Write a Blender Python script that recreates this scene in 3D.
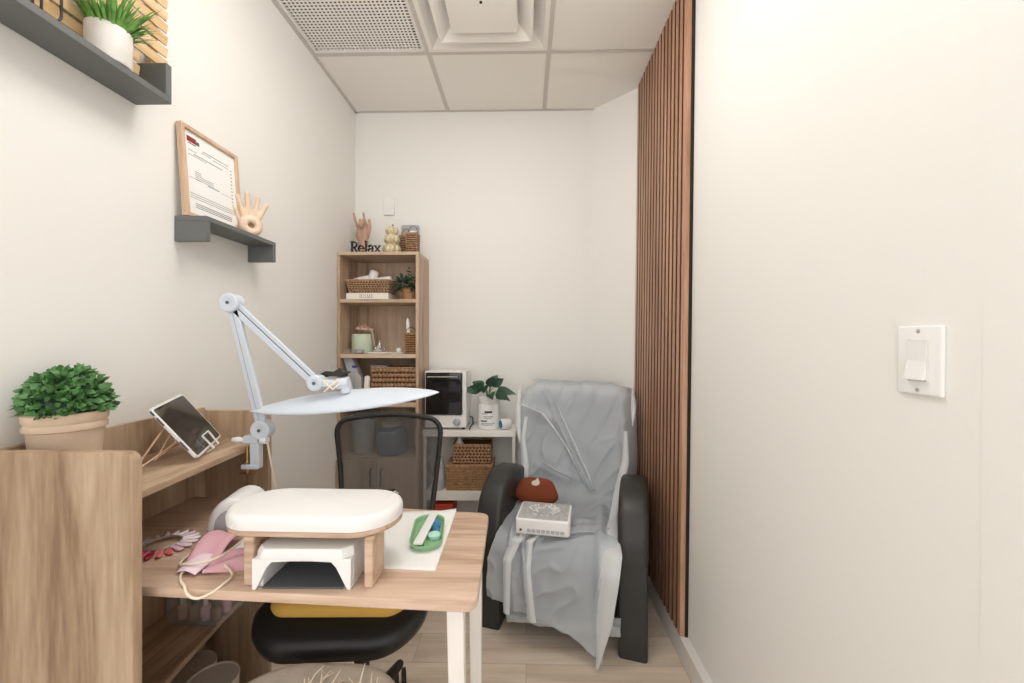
import bpy, bmesh, math, random
from mathutils import Vector, Matrix, noise
random.seed(7)
PI = math.pi
for o in list(bpy.data.objects): bpy.data.objects.remove(o)
SC = bpy.context.scene
COL = SC.collection
CEIL = 2.705
# ------------------------------------------------------------------ camera
cam = bpy.data.objects.new('camera', bpy.data.cameras.new('camera'))
COL.objects.link(cam); SC.camera = cam
cam.location = (0, 0, 1.25)
cam.rotation_euler = (PI/2, 0, math.atan(8/400))
cam.data.sensor_width = 36; cam.data.lens = 400/1024*36
cam.data.shift_x = -6/1024; cam.data.clip_start = 0.02
# ------------------------------------------------------------------ world, view
w = bpy.data.worlds.new('world'); SC.world = w; w.use_nodes = True
w.node_tree.nodes['Background'].inputs[0].default_value = (1, .99, .975, 1)
w.node_tree.nodes['Background'].inputs[1].default_value = 1.8
SC.view_settings.view_transform = 'Standard'; SC.view_settings.look = 'None'
SC.view_settings.gamma = 1; SC.view_settings.use_curve_mapping = False
SC.view_settings.exposure = 0.0
LAMP_NEAR = 10.9      # ceiling light out of view; world fill is added through the open rear
LAMP_COL = (1.0, .98, .95)

# ------------------------------------------------------------------ materials
def S(r, g, b):
    f = lambda c: (c/255/12.92) if c/255 <= .04045 else ((c/255+.055)/1.055)**2.4
    return (f(r), f(g), f(b), 1)
def mat(name, c, rough=.5, metal=0, bump=0, bscale=60, var=0, vscale=8, alpha=1, coat=0, trans=0, ior=1.45, sub=0, emit=None, stren=0):
    m = bpy.data.materials.new(name); m.use_nodes = True
    nt = m.node_tree; b = nt.nodes['Principled BSDF']
    b.inputs['Base Color'].default_value = c
    b.inputs['Roughness'].default_value = rough; b.inputs['Metallic'].default_value = metal
    b.inputs['IOR'].default_value = ior; b.inputs['Alpha'].default_value = alpha
    b.inputs['Transmission Weight'].default_value = trans; b.inputs['Coat Weight'].default_value = coat
    if emit: b.inputs['Emission Color'].default_value = emit; b.inputs['Emission Strength'].default_value = stren
    tc = nt.nodes.new('ShaderNodeTexCoord')
    if bump:
        n = nt.nodes.new('ShaderNodeTexNoise'); n.inputs['Scale'].default_value = bscale; n.inputs['Detail'].default_value = 4
        bp = nt.nodes.new('ShaderNodeBump'); bp.inputs['Strength'].default_value = bump; bp.inputs['Distance'].default_value = .004
        nt.links.new(tc.outputs['Object'], n.inputs['Vector']); nt.links.new(n.outputs['Fac'], bp.inputs['Height'])
        nt.links.new(bp.outputs['Normal'], b.inputs['Normal'])
    if var:
        n = nt.nodes.new('ShaderNodeTexNoise'); n.inputs['Scale'].default_value = vscale; n.inputs['Detail'].default_value = 5
        r = nt.nodes.new('ShaderNodeValToRGB'); r.color_ramp.elements[0].position = .3; r.color_ramp.elements[1].position = .7
        r.color_ramp.elements[0].color = tuple(max(0, x*(1-var)) for x in c[:3])+(1,)
        r.color_ramp.elements[1].color = tuple(min(1, x*(1+var*.6)) for x in c[:3])+(1,)
        nt.links.new(tc.outputs['Object'], n.inputs['Vector']); nt.links.new(n.outputs['Fac'], r.inputs['Fac'])
        nt.links.new(r.outputs['Color'], b.inputs['Base Color'])
    return m
def wood(name, cols, grain='Z', scale=1.0, rough=.45, planks=None):
    """streaky veneer; grain runs along an axis; planks=(w,l) lays planks along X"""
    m = bpy.data.materials.new(name); m.use_nodes = True
    nt = m.node_tree; L = nt.links.new; N = nt.nodes.new
    b = nt.nodes['Principled BSDF']; b.inputs['Roughness'].default_value = rough
    tc = N('ShaderNodeTexCoord'); mp = N('ShaderNodeMapping'); L(tc.outputs['Object'], mp.inputs['Vector'])
    k = [14*scale]*3; k['XYZ'.index(grain)] = 1.3*scale; mp.inputs['Scale'].default_value = k
    vec = mp.outputs['Vector']
    if planks:
        br = N('ShaderNodeTexBrick'); br.inputs['Scale'].default_value = 1
        br.inputs['Brick Width'].default_value = planks[1]; br.inputs['Row Height'].default_value = planks[0]
        br.inputs['Mortar Size'].default_value = .0012; br.inputs['Color1'].default_value = (0, 0, 0, 1); br.inputs['Color2'].default_value = (1, 1, 1, 1)
        br.inputs['Mortar'].default_value = (.5, .5, .5, 1); br.offset = .37
        L(tc.outputs['Object'], br.inputs['Vector'])
        ad = N('ShaderNodeVectorMath'); ad.operation = 'MULTIPLY_ADD'; L(br.outputs['Color'], ad.inputs[0]); ad.inputs[1].default_value = (9, 5, 3); L(vec, ad.inputs[2]); vec = ad.outputs[0]
    n1 = N('ShaderNodeTexNoise'); n1.inputs['Scale'].default_value = 1; n1.inputs['Detail'].default_value = 6; n1.inputs['Roughness'].default_value = .6; n1.inputs['Distortion'].default_value = .6
    L(vec, n1.inputs['Vector'])
    n2 = N('ShaderNodeTexNoise'); n2.inputs['Scale'].default_value = 6; n2.inputs['Detail'].default_value = 3
    L(vec, n2.inputs['Vector'])
    mx = N('ShaderNodeMath'); mx.operation = 'MULTIPLY_ADD'; L(n2.outputs['Fac'], mx.inputs[0]); mx.inputs[1].default_value = .35; 
    sb = N('ShaderNodeMath'); sb.operation = 'SUBTRACT'; L(n1.outputs['Fac'], sb.inputs[0]); sb.inputs[1].default_value = .17; L(sb.outputs[0], mx.inputs[2])
    r = N('ShaderNodeValToRGB'); r.color_ramp.elements[0].position = .3; r.color_ramp.elements[1].position = .72
    r.color_ramp.elements[0].color = cols[0]; r.color_ramp.elements[1].color = cols[-1]
    if len(cols) == 3:
        e = r.color_ramp.elements.new(.5); e.color = cols[1]
    L(mx.outputs[0], r.inputs['Fac']); out = r.outputs['Color']
    if planks:
        hs = N('ShaderNodeMix'); hs.data_type = 'RGBA'; hs.blend_type = 'MULTIPLY'; hs.inputs['Factor'].default_value = 1
        rp = N('ShaderNodeMapRange'); rp.inputs['To Min'].default_value = .84; rp.inputs['To Max'].default_value = 1.06; L(br.outputs['Color'], rp.inputs['Value'])
        L(out, hs.inputs['A']); L(rp.outputs[0], hs.inputs['B'])
        h2 = N('ShaderNodeMix'); h2.data_type = 'RGBA'; L(br.outputs['Fac'], h2.inputs['Factor']); L(hs.outputs['Result'], h2.inputs['A']); h2.inputs['B'].default_value = tuple(x*.8 for x in cols[0][:3])+(1,)
        out = h2.outputs['Result']
    L(out, b.inputs['Base Color'])
    bp = N('ShaderNodeBump'); bp.inputs['Strength'].default_value = .12; bp.inputs['Distance'].default_value = .002
    L(n2.outputs['Fac'], bp.inputs['Height']); L(bp.outputs['Normal'], b.inputs['Normal'])
    return m
def sheer(name, c, clear, rough=.5, transl=.4):
    m = bpy.data.materials.new(name); m.use_nodes = True
    nt = m.node_tree; L = nt.links.new; N = nt.nodes.new
    for n in list(nt.nodes): nt.nodes.remove(n)
    out = N('ShaderNodeOutputMaterial'); b = N('ShaderNodeBsdfPrincipled'); b.inputs['Base Color'].default_value = c; b.inputs['Roughness'].default_value = rough
    tl = N('ShaderNodeBsdfTranslucent'); tl.inputs[0].default_value = c
    tp = N('ShaderNodeBsdfTransparent'); m1 = N('ShaderNodeMixShader'); m2 = N('ShaderNodeMixShader')
    m1.inputs[0].default_value = transl; m2.inputs[0].default_value = clear
    L(b.outputs[0], m1.inputs[1]); L(tl.outputs[0], m1.inputs[2]); L(m1.outputs[0], m2.inputs[1]); L(tp.outputs[0], m2.inputs[2]); L(m2.outputs[0], out.inputs[0])
    return m
M = {}
M['wall'] = mat('wall_paint', S(236, 234, 229), .55, bump=.05, bscale=180)
M['ceil'] = mat('ceiling_tile_white', S(242, 238, 232), .8, bump=.08, bscale=300)
M['grid'] = mat('ceiling_grid_white', S(206, 200, 194), .5)
M['gap'] = mat('shadow_gap', S(120, 114, 108), .8)
M['dark'] = mat('dark_void', S(14, 13, 12), .9)
M['floor'] = wood('floor_planks', [S(198, 177, 157), S(221, 203, 184), S(234, 219, 203)], 'X', .55, .4, planks=(.155, 1.2))
M['oakv'] = wood('oak_upright', [S(138, 112, 87), S(178, 151, 124), S(203, 179, 152)], 'Z', 1.0)
M['oakp'] = wood('oak_panel', [S(132, 105, 80), S(170, 143, 116), S(192, 167, 141)], 'Z', 1.25)
M['oaky'] = wood('oak_lengthwise', [S(138, 112, 87), S(180, 153, 126), S(204, 180, 153)], 'Y', 1.0)
M['oakx'] = wood('oak_crosswise', [S(166, 134, 110), S(204, 174, 150), S(222, 196, 176)], 'X', 1.0)
M['caseo'] = wood('bookcase_oak', [S(158, 131, 106), S(194, 167, 142), S(212, 188, 164)], 'Z', .8)
M['casex'] = wood('bookcase_shelf_oak', [S(162, 134, 109), S(200, 174, 148), S(216, 193, 169)], 'X', .8)
M['walnut'] = wood('walnut_slats', [S(146, 102, 76), S(176, 132, 104), S(198, 156, 128)], 'Z', .7)
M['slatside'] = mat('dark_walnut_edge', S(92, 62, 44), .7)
M['felt'] = mat('black_felt', S(38, 34, 31), .95)
M['trim'] = mat('trim_paint', S(222, 217, 211), .4)
M['white'] = mat('white_plastic', S(235, 234, 232), .35)
M['lampw'] = mat('cool_white_enamel', S(208, 216, 226), .3)
M['whitem'] = mat('white_powder_coat', S(236, 232, 226), .45)
M['shelfg'] = mat('grey_painted_shelf', S(104, 106, 104), .5)
M['black'] = mat('black_plastic', S(40, 39, 38), .45)
M['leath'] = mat('black_leatherette', S(50, 49, 47), .42, bump=.06, bscale=250)
M['seatb'] = mat('black_seat_vinyl', S(30, 29, 28), .42, bump=.05, bscale=200)
M['greyl'] = mat('grey_leatherette', S(92, 102, 111), .5)
M['chrome'] = mat('chrome', S(200, 200, 200), .15, 1)
M['brass'] = mat('brass', S(205, 165, 110), .3, 1)
M['goldp'] = mat('gold_paint', S(218, 203, 168), .35, .15, var=.35, vscale=60)
M['leafg'] = mat('boxwood_leaf', S(92, 138, 80), .5, var=.48, vscale=45)
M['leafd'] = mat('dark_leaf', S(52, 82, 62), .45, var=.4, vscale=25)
M['grass'] = mat('grass_blade', S(120, 172, 84), .45, var=.5, vscale=40)
M['terra'] = mat('whitewashed_terracotta', S(212, 188, 164), .8, bump=.15, bscale=60, var=.1, vscale=12)
M['marble'] = mat('white_marbled_ceramic', S(232, 228, 222), .4, var=.14, vscale=14)
M['soil'] = mat('soil', S(58, 46, 36), .9)
M['pine'] = wood('pine_lattice', [S(206, 168, 122), S(224, 192, 148), S(236, 210, 172)], 'Y', 1.4)
M['pale'] = wood('pale_wood', [S(214, 186, 158), S(226, 201, 176), S(235, 214, 192)], 'Z', 2)
M['framew'] = wood('frame_wood', [S(186, 152, 122), S(206, 175, 147), S(218, 191, 165)], 'Z', 2)
M['handw'] = wood('mannequin_wood', [S(160, 124, 104), S(186, 148, 126), S(200, 166, 146)], 'Z', 2)
M['paper'] = mat('paper', S(240, 239, 236), .6)
M['ink'] = mat('ink', S(128, 130, 136), .7)
M['inkd'] = mat('dark_ink', S(50, 50, 54), .7)
M['red'] = mat('logo_red', S(142, 44, 46), .6)
M['wick'] = mat('wicker', S(174, 136, 102), .75, var=.45, vscale=70)
M['wickd'] = mat('wicker_core', S(92, 62, 40), .85)
M['wickl'] = mat('pale_wicker', S(176, 142, 110), .75, var=.45, vscale=80)
M['wicko'] = mat('honey_wicker', S(170, 130, 88), .7, var=.45, vscale=60)
M['towel'] = mat('white_towel', S(236, 230, 226), .9, bump=.3, bscale=150)
M['mint'] = mat('mint_ceramic', S(205, 216, 194), .4)
M['peach'] = mat('peach_petals', S(222, 190, 172), .7, var=.15, vscale=50)
M['glass'] = mat('clear_glass', (1, 1, 1, 1), .03, trans=1, ior=1.45)
M['clear'] = sheer('clear_acrylic', S(235, 235, 235), .86, .1, .2)
M['ovglass'] = mat('dark_oven_glass', S(34, 33, 32), .08, coat=.5)
M['tabscr'] = mat('tablet_screen', S(56, 56, 54), .06, coat=.6)
M['silver'] = mat('silver_trim', S(196, 192, 188), .3, .6)
M['rose'] = mat('rose_gold', S(214, 176, 150), .3, .5)
M['grey'] = mat('grey_plastic', S(176, 178, 182), .4)
M['dgrey'] = mat('dark_grey_plastic', S(90, 92, 96), .45)
M['greycl'] = mat('grey_cloth', S(150, 146, 144), .9, bump=.2, bscale=80)
M['blue'] = mat('blue_oval', S(66, 74, 128), .4)
M['bluegl'] = mat('slate_blue_jar', S(86, 110, 126), .2, coat=.3)
M['pink'] = mat('pink_mask', S(226, 176, 186), .85, bump=.1, bscale=100)
M['pinkl'] = mat('pale_pink_mask', S(240, 216, 226), .85)
M['cream'] = mat('cream_elastic', S(240, 226, 204), .8)
M['yellow'] = mat('mustard_fabric', S(216, 172, 84), .85, bump=.15, bscale=90)
M['stool'] = mat('oatmeal_boucle', S(214, 204, 190), .9, bump=.5, bscale=70, var=.12, vscale=25)
M['tuft'] = mat('pale_fibre', S(232, 216, 194), .8)
M['vinylw'] = mat('white_vinyl_wrap', S(238, 235, 233), .35, bump=.12, bscale=14)
M['mesh'] = sheer('mesh_fabric', S(86, 84, 82), .25, .7, .2)
M['sheet'] = sheer('thin_plastic_sheet', S(232, 237, 241), .25, .35, .45)
M['fold'] = sheer('plastic_folds_and_highlights', S(240, 242, 244), .05, .35, .35)  # whiter sheet: doubled folds, and highlights painted on as strips
M['bag'] = sheer('plastic_bag', S(226, 226, 224), .3, .3, .3)
M['brown'] = mat('rust_brown_velvet', S(122, 56, 28), .8, bump=.1, bscale=60)
M['beige'] = mat('beige_felt', S(214, 200, 184), .9)
M['pgrey'] = mat('printed_grey', S(186, 186, 186), .5, var=.22, vscale=70)
M['dish'] = mat('green_dish', S(142, 184, 140), .3)
M['teal'] = mat('teal_blue', S(28, 112, 150), .3, var=.3, vscale=60)
M['mintl'] = mat('pale_mint_lid', S(176, 220, 206), .3)
M['binw'] = mat('bin_cream', S(214, 202, 186), .5)
M['bini'] = mat('bin_liner', S(196, 184, 168), .6)
M['redbox'] = mat('red_box', S(190, 70, 44), .5)
M['jarbody'] = mat('jar_white', S(238, 238, 234), .35)
M['oat'] = mat('ivory_book', S(236, 230, 222), .6)
NAILC = [S(236, 214, 222), S(240, 236, 236), S(232, 190, 204), S(228, 120, 120), S(208, 46, 66), S(150, 24, 44), S(198, 70, 120), S(220, 40, 80)]
M['nails'] = [mat('nail_colour_%s' % n, c, .2, coat=.4) for n, c in zip(['blush', 'milk', 'rose', 'coral', 'scarlet', 'wine', 'fuchsia', 'ruby'], NAILC)]
M['lamp'] = mat('light_diffuser', (1, 1, 1, 1), .6, emit=LAMP_COL+(1,), stren=LAMP_NEAR)

# ------------------------------------------------------------------ mesh helpers
def rr(w, h, r, n=6):
    pts = []
    for cx, cy, a in ((w/2-r, h/2-r, 0), (-w/2+r, h/2-r, 90), (-w/2+r, -h/2+r, 180), (w/2-r, -h/2+r, 270)):
        for i in range(n+1):
            t = math.radians(a+90*i/n); pts.append((cx+r*math.cos(t), cy+r*math.sin(t)))
    return pts
def inset(pts, d):
    n = len(pts); out = []
    for i in range(n):
        a, b, c = Vector(pts[i-1]), Vector(pts[i]), Vector(pts[(i+1) % n])
        e1 = (b-a); e2 = (c-b)
        if e1.length < 1e-7: e1 = e2
        if e2.length < 1e-7: e2 = e1
        e1 = e1.normalized(); e2 = e2.normalized()
        nn = Vector((-(e1.y+e2.y), e1.x+e2.x)); 
        if nn.length < 1e-6: nn = Vector((-e1.y, e1.x))
        nn.normalize(); out.append(tuple(b+nn*d))
    return out
class MB:
    def __init__(s, xf=None): s.bm = bmesh.new(); s.xf = xf
    def _add(s, verts, faces, mtx=None):
        vs = [s.bm.verts.new((mtx @ Vector(v)) if mtx else v) for v in verts]
        for f in faces:
            try: s.bm.faces.new([vs[i] for i in f])
            except ValueError: pass
        return vs
    def box(s, x0, x1, y0, y1, z0, z1, mtx=None):
        v = [(x, y, z) for x in (x0, x1) for y in (y0, y1) for z in (z0, z1)]
        s._add(v, [(0, 1, 3, 2), (4, 6, 7, 5), (0, 4, 5, 1), (2, 3, 7, 6), (0, 2, 6, 4), (1, 5, 7, 3)], mtx); return s
    def cbox(s, c, d, rot=None):
        m = Matrix.Translation(c) @ (rot.to_4x4() if rot else Matrix())
        return s.box(-d[0]/2, d[0]/2, -d[1]/2, d[1]/2, -d[2]/2, d[2]/2, m)
    def bar(s, a, b, wd, th, up=(0, 0, 1)):
        a = Vector(a); b = Vector(b); x = (b-a); L = x.length; x.normalize()
        y = Vector(up).cross(x); y = y.normalized() if y.length > 1e-5 else Vector((1, 0, 0)).cross(x).normalized()
        z = x.cross(y); m = Matrix((x, y, z)).transposed().to_4x4(); m.translation = (a+b)/2
        return s.box(-L/2, L/2, -wd/2, wd/2, -th/2, th/2, m)
    def rings(s, rs, caps=True, closed=False, mtx=None):
        n = len(rs[0]); v = [p for r in rs for p in r]; f = []
        m = len(rs)
        for i in range(m if closed else m-1):
            for j in range(n): f.append((i*n+j, i*n+(j+1) % n, ((i+1) % m)*n+(j+1) % n, ((i+1) % m)*n+j))
        if caps and not closed: f.append(tuple(range(n))[::-1]); f.append(tuple(range((m-1)*n, m*n)))
        s._add(v, f, mtx); return s
    def slab(s, pts, z0, z1, e=0, mtx=None, k=3):
        """outline pts in XY extruded z0..z1 with rounded top and bottom edges"""
        a = sum(pts[i-1][0]*pts[i][1]-pts[i][0]*pts[i-1][1] for i in range(len(pts)))
        if a < 0: pts = pts[::-1]
        if e <= 0: rs = [[(x, y, z) for x, y in pts] for z in (z0, z1)]
        else:
            rs = []
            for i in range(k+1):
                t = PI/2*i/k; rs.append([(x, y, z0+e*(1-math.sin(t))) for x, y in inset(pts, e*(1-math.cos(PI/2-t)) if False else e*(1-math.sin(PI/2-(PI/2-t))) if False else e*(1-math.cos(PI/2-t)))][:] )
            rs = []
            for i in range(k+1):
                t = PI/2*i/k; d = e*(1-math.sin(t)); rs.append([(x, y, z0+e*(1-math.cos(t))) for x, y in inset(pts, d)])
            for i in range(k+1):
                t = PI/2*(1-i/k); d = e*(1-math.sin(t)); rs.append([(x, y, z1-e*(1-math.cos(t))) for x, y in inset(pts, d)])
        return s.rings(rs, True, False, mtx)
    def tube(s, pts, r, n=8, closed=False, flat=None):
        P = [Vector(p) for p in pts]; m = len(P); R = r if isinstance(r, (list, tuple)) else [r]*m
        rs = []; ref = None
        for i in range(m):
            t = (P[(i+1) % m]-P[i-1]) if closed else (P[min(i+1, m-1)]-P[max(i-1, 0)])
            t.normalize()
            if ref is None:
                ref = Vector((0, 0, 1)) if abs(t.z) < .9 else Vector((1, 0, 0))
            u = (ref-t*ref.dot(t)); u = u.normalized() if u.length > 1e-6 else t.orthogonal().normalized(); ref = u; v = t.cross(u)
            rs.append([tuple(P[i]+(u*math.cos(2*PI*j/n)+v*math.sin(2*PI*j/n)*(flat or 1))*R[i]) for j in range(n)])
        return s.rings(rs, True, closed)
    def lathe(s, prof, c=(0, 0, 0), n=28, mtx=None, lobes=0, amp=0):
        rs = []
        for r, z in prof:
            r = max(r, 1e-4)
            rs.append([(c[0]+r*(1+amp*abs(math.cos(lobes*t/2)) if lobes else r and 1)*math.cos(t) if lobes else c[0]+r*math.cos(t),
                        c[1]+r*(1+amp*abs(math.cos(lobes*t/2)))*math.sin(t) if lobes else c[1]+r*math.sin(t), c[2]+z) for t in [2*PI*j/n for j in range(n)]])
        return s.rings(rs, True, False, mtx)
    def ell(s, c, r, rot=None, n=10, m=7):
        mt = Matrix.Translation(c) @ (rot.to_4x4() if rot else Matrix())
        prof = [(math.sin(PI*i/m), -math.cos(PI*i/m)) for i in range(m+1)]
        rs = [[(max(a, .01)*math.cos(2*PI*j/n)*r[0], max(a, .01)*math.sin(2*PI*j/n)*r[1], b*r[2]) for j in range(n)] for a, b in prof]
        return s.rings(rs, True, False, mt)
    def grid(s, fn, nu, nv, wrap=False):
        v = [tuple(fn(i/(nu if wrap else nu-1), j/(nv-1))) for j in range(nv) for i in range(nu)]
        f = [(j*nu+i, j*nu+(i+1) % nu, (j+1)*nu+(i+1) % nu, (j+1)*nu+i) for j in range(nv-1) for i in range(nu if wrap else nu-1)]
        s._add(v, f); return s
    def leaf(s, base, d, L, wd, droop=.2, up=Vector((0, 0, 1)), seg=4, fold=.25, tip=.55):
        d = Vector(d).normalized(); base = Vector(base)
        side = d.cross(up); side = side.normalized() if side.length > 1e-4 else Vector((1, 0, 0)); nrm = side.cross(d)
        v = []; f = []
        for i in range(seg+1):
            t = i/seg; p = base+d*L*t-Vector((0, 0, 1))*droop*L*t*t
            ww = wd*(math.sin(PI*min(1, t**tip*.97+.03)) if i < seg else .04)/2
            v += [p-side*ww+nrm*fold*ww, p, p+side*ww+nrm*fold*ww]
        for i in range(seg):
            for j in (0, 1): f.append((i*3+j, i*3+j+1, i*3+j+4, i*3+j+3))
        s._add(v, f); return s
    def build(s, name, m, parent=None, smooth=None, bevel=0, solid=0, sub=0, remesh=0, bseg=2):
        bmesh.ops.recalc_face_normals(s.bm, faces=s.bm.faces)
        if s.xf is not None: s.bm.transform(s.xf)
        me = bpy.data.meshes.new(name)
        root = parent
        while root is not None and root.parent is not None: root = root.parent
        if root is not None and root.type == 'EMPTY':
            s.bm.transform((Matrix.Translation(root.location) @ root.rotation_euler.to_matrix().to_4x4()).inverted())
        s.bm.to_mesh(me); s.bm.free()
        for mm in (m if isinstance(m, list) else [m]): me.materials.append(mm)
        o = bpy.data.objects.new(name, me); COL.objects.link(o)
        if parent is not None: o.parent = parent
        if smooth != 0:
            for p in me.polygons: p.use_smooth = True
            me.set_sharp_from_angle(angle=math.radians(smooth or 35))
        if remesh:
            r = o.modifiers.new('remesh', 'REMESH'); r.mode = 'VOXEL'; r.voxel_size = remesh; r.use_smooth_shade = True
            q = o.modifiers.new('smooth', 'SMOOTH'); q.iterations = 3; q.factor = .5
        if bevel:
            b = o.modifiers.new('bevel', 'BEVEL'); b.width = bevel; b.segments = bseg; b.limit_method = 'ANGLE'; b.harden_normals = False
        if solid:
            q = o.modifiers.new('solid', 'SOLIDIFY'); q.thickness = solid; q.offset = 0
        if sub:
            q = o.modifiers.new('sub', 'SUBSURF'); q.levels = sub; q.render_levels = sub
        return o
def thing(name, label, cat, loc, rz=0, group=None):
    o = bpy.data.objects.new(name, None); COL.objects.link(o); o.location = loc; o.rotation_euler = (0, 0, rz)
    o.empty_display_size = .05
    return tag(o, label, cat, group)
def tag(o, label, cat, group=None):
    o['label'] = label; o['category'] = cat
    if group: o['group'] = group
    return o
def recentre(o):
    """put a one-mesh thing's origin at its base"""
    vs = o.data.vertices; n = len(vs)
    c = Vector((sum(v.co.x for v in vs)/n, sum(v.co.y for v in vs)/n, min(v.co.z for v in vs)))
    o.data.transform(Matrix.Translation(-c)); o.location = c
    return o
def struct(name, mb, m, **k):
    o = mb.build(name, m, **k); o['kind'] = 'structure'; return o
def RZ(a): return Matrix.Rotation(a, 4, 'Z')
def T(x, y, z): return Matrix.Translation((x, y, z))

# ------------------------------------------------------------------ setting
XL, YB, YR = -1.085, 2.522, -.6
LEAN = .012
def xr(z): return .634+LEAN*z           # the right wall leans outwards a little
struct('floor', MB().box(XL-.1, 2.0, YR-.1, YB+.1, -.1, 0), M['floor'])
struct('wall_left', MB().box(XL-.1, XL, YR, YB+.1, 0, CEIL), M['wall'])
struct('wall_back', MB().box(XL, .415, YB, YB+.1, 0, CEIL), M['wall'])
def leanprism(mb, a, b, zz, t):          # wall piece between plan points a(z), b(z)
    pass
m = MB(); zs = (0, CEIL)
m._add([(.415, YB, 0), (xr(0), 2.300, 0), (.415, YB, CEIL), (xr(CEIL), 2.285, CEIL), (.50, YB+.1, 0), (.78, 2.33, 0), (.50, YB+.1, CEIL), (.78, 2.33, CEIL)],
       [(0, 1, 3, 2), (4, 6, 7, 5), (0, 2, 6, 4), (1, 5, 7, 3), (2, 3, 7, 6), (0, 4, 5, 1)])
struct('wall_corner', m, M['wall'], smooth=0)
m = MB(); m._add([(xr(0), YR, 0), (xr(0), 2.30, 0), (xr(CEIL), 2.29, CEIL), (xr(CEIL), YR, CEIL), (.80, YR, 0), (.80, 2.30, 0), (.80, 2.29, CEIL), (.80, YR, CEIL)],
                 [(0, 1, 2, 3), (4, 7, 6, 5), (0, 4, 5, 1), (3, 2, 6, 7), (0, 3, 7, 4), (1, 5, 6, 2)])
struct('wall_right', m, M['wall'], smooth=0)
# baseboards
m = MB(); m.slab([(.604, YR+.001), (.604, 2.29), (.66, 2.29), (.66, YR+.001)], 0, .09, .004)
struct('baseboard_right', m, M['trim'])
struct('baseboard_back', MB().box(XL+.001, .40, YB-.014, YB+.01, 0, .09), M['trim'], bevel=.003)
struct('baseboard_left', MB().box(XL-.005, XL+.014, 1.36, 2.2, 0, .09), M['trim'], bevel=.003)
# shallow painted casing where the right wall meets the doorway
m = MB(); m._add([(xr(.09)-.0012, .20, .09), (xr(.09)-.0012, .577, .09), (xr(CEIL)-.0012, .585, CEIL-.002), (xr(CEIL)-.0012, .20, CEIL-.002),
                  (xr(.09)+.02, .20, .09), (xr(.09)+.02, .577, .09), (xr(CEIL)+.02, .585, CEIL-.002), (xr(CEIL)+.02, .20, CEIL-.002)],
                 [(0, 1, 2, 3), (4, 7, 6, 5), (0, 4, 5, 1), (3, 2, 6, 7), (0, 3, 7, 4), (1, 5, 6, 2)])
struct('trim_1', m, M['wall'], smooth=0)
# ceiling: slab, tiles and T-bars
ce = struct('ceiling', MB().box(XL-.1, .85, YR-.1, YB+.1, CEIL+.12, CEIL+.2), M['dark'])
XB = [XL, -.492, .114, .70]; YG = [YR, -.431, .179, .789, 1.399, 2.008, YB]
light_cells = {(1, 3): 'lamp'}
for j in range(len(YG)-1):
    for i in range(3):
        if (i, j) in light_cells or (i, j) in ((1, 4), (0, 4)): continue
        x0, x1, y0, y1 = XB[i]+.011*(i > 0), XB[i+1]-.011*(i < 2), YG[j]+.011, YG[j+1]-.011*(j < 5)
        x0 -= .03*(i == 0); x1 += .02*(i == 2); y1 += .03*(j == 5)
        t = MB().box(x0, x1, y0, y1, CEIL, CEIL+.015).build('ceiling_tile', M['ceil'], bevel=.002); t.parent = ce
m = MB()
for x in XB[1:3]: m.box(x-.012, x+.012, YR, YB, CEIL-.002, CEIL+.03)
for y in YG[1:-1]: m.box(XL, .70, y-.012, y+.012, CEIL-.0025, CEIL+.03)
struct('trim_2', m, M['grid'], smooth=0)
m = MB()                                  # wall angle round the edge of the grid
m.box(XL, XL+.018, YR, YB, CEIL-.003, CEIL+.03); m.box(XL, .43, YB-.018, YB, CEIL-.003, CEIL+.03)
struct('trim_3', m, M['grid'], smooth=0)

# ------------------------------------------------------------------ ceiling lights (the panels that light the room)
for j, lab, mm in ((3, 'square lit ceiling light over the nail desk, diffuser dropped to brighten the ceiling', 'lamp'),):
    y0, y1 = YG[j]+.012, YG[j+1]-.012
    r = thing('ceiling_light', lab, 'ceiling light', (-.189, (y0+y1)/2, CEIL))
    m = MB(); x0, x1 = XB[1]+.012, XB[2]-.012
    m.box(x0, x1, y0, y1, CEIL-.006, CEIL+.05)
    m.build('frame', M['whitem'], r)
    MB().slab([(x0+.02, y0+.02), (x1-.02, y0+.02), (x1-.02, y1-.02), (x0+.02, y1-.02)], CEIL-.105, CEIL-.0065, .012).build('diffuser', M[mm], r)  # drop below the tiles is shaped so glowing sides brighten the ceiling
# perforated vent
r = thing('ceiling_vent', 'square white perforated ceiling vent panel beside the left wall', 'vent', (-.78, 1.70, CEIL))
x0, x1, y0, y1 = XL+.02, -.504, 1.411, 1.996
m = MB(); n = 29
m.box(x0, x1, y0, y0+.016, CEIL, CEIL+.012); m.box(x0, x1, y1-.016, y1, CEIL, CEIL+.012)
m.box(x0, x0+.016, y0+.016, y1-.016, CEIL, CEIL+.012); m.box(x1-.016, x1, y0+.016, y1-.016, CEIL, CEIL+.012)
m.build('frame', M['whitem'], r)
m = MB(); px = (x1-x0-.032)/n; py = (y1-y0-.032)/33
for i in range(1, n): x = x0+.016+px*i; m.box(x-.0042, x+.0042, y0+.016, y1-.016, CEIL+.002, CEIL+.0035)
for j in range(1, 33): y = y0+.016+py*j; m.box(x0+.016, x1-.016, y-.0036, y+.0036, CEIL+.0019, CEIL+.0036)
m.build('perforated_face', M['ceil'], r, smooth=0)
MB().box(x0+.002, x1-.002, y0, y1, CEIL+.014, CEIL+.02).build('shade_backing', M['dark'], r)  # near-black sheet puts the shade behind the holes into the colour
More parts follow.
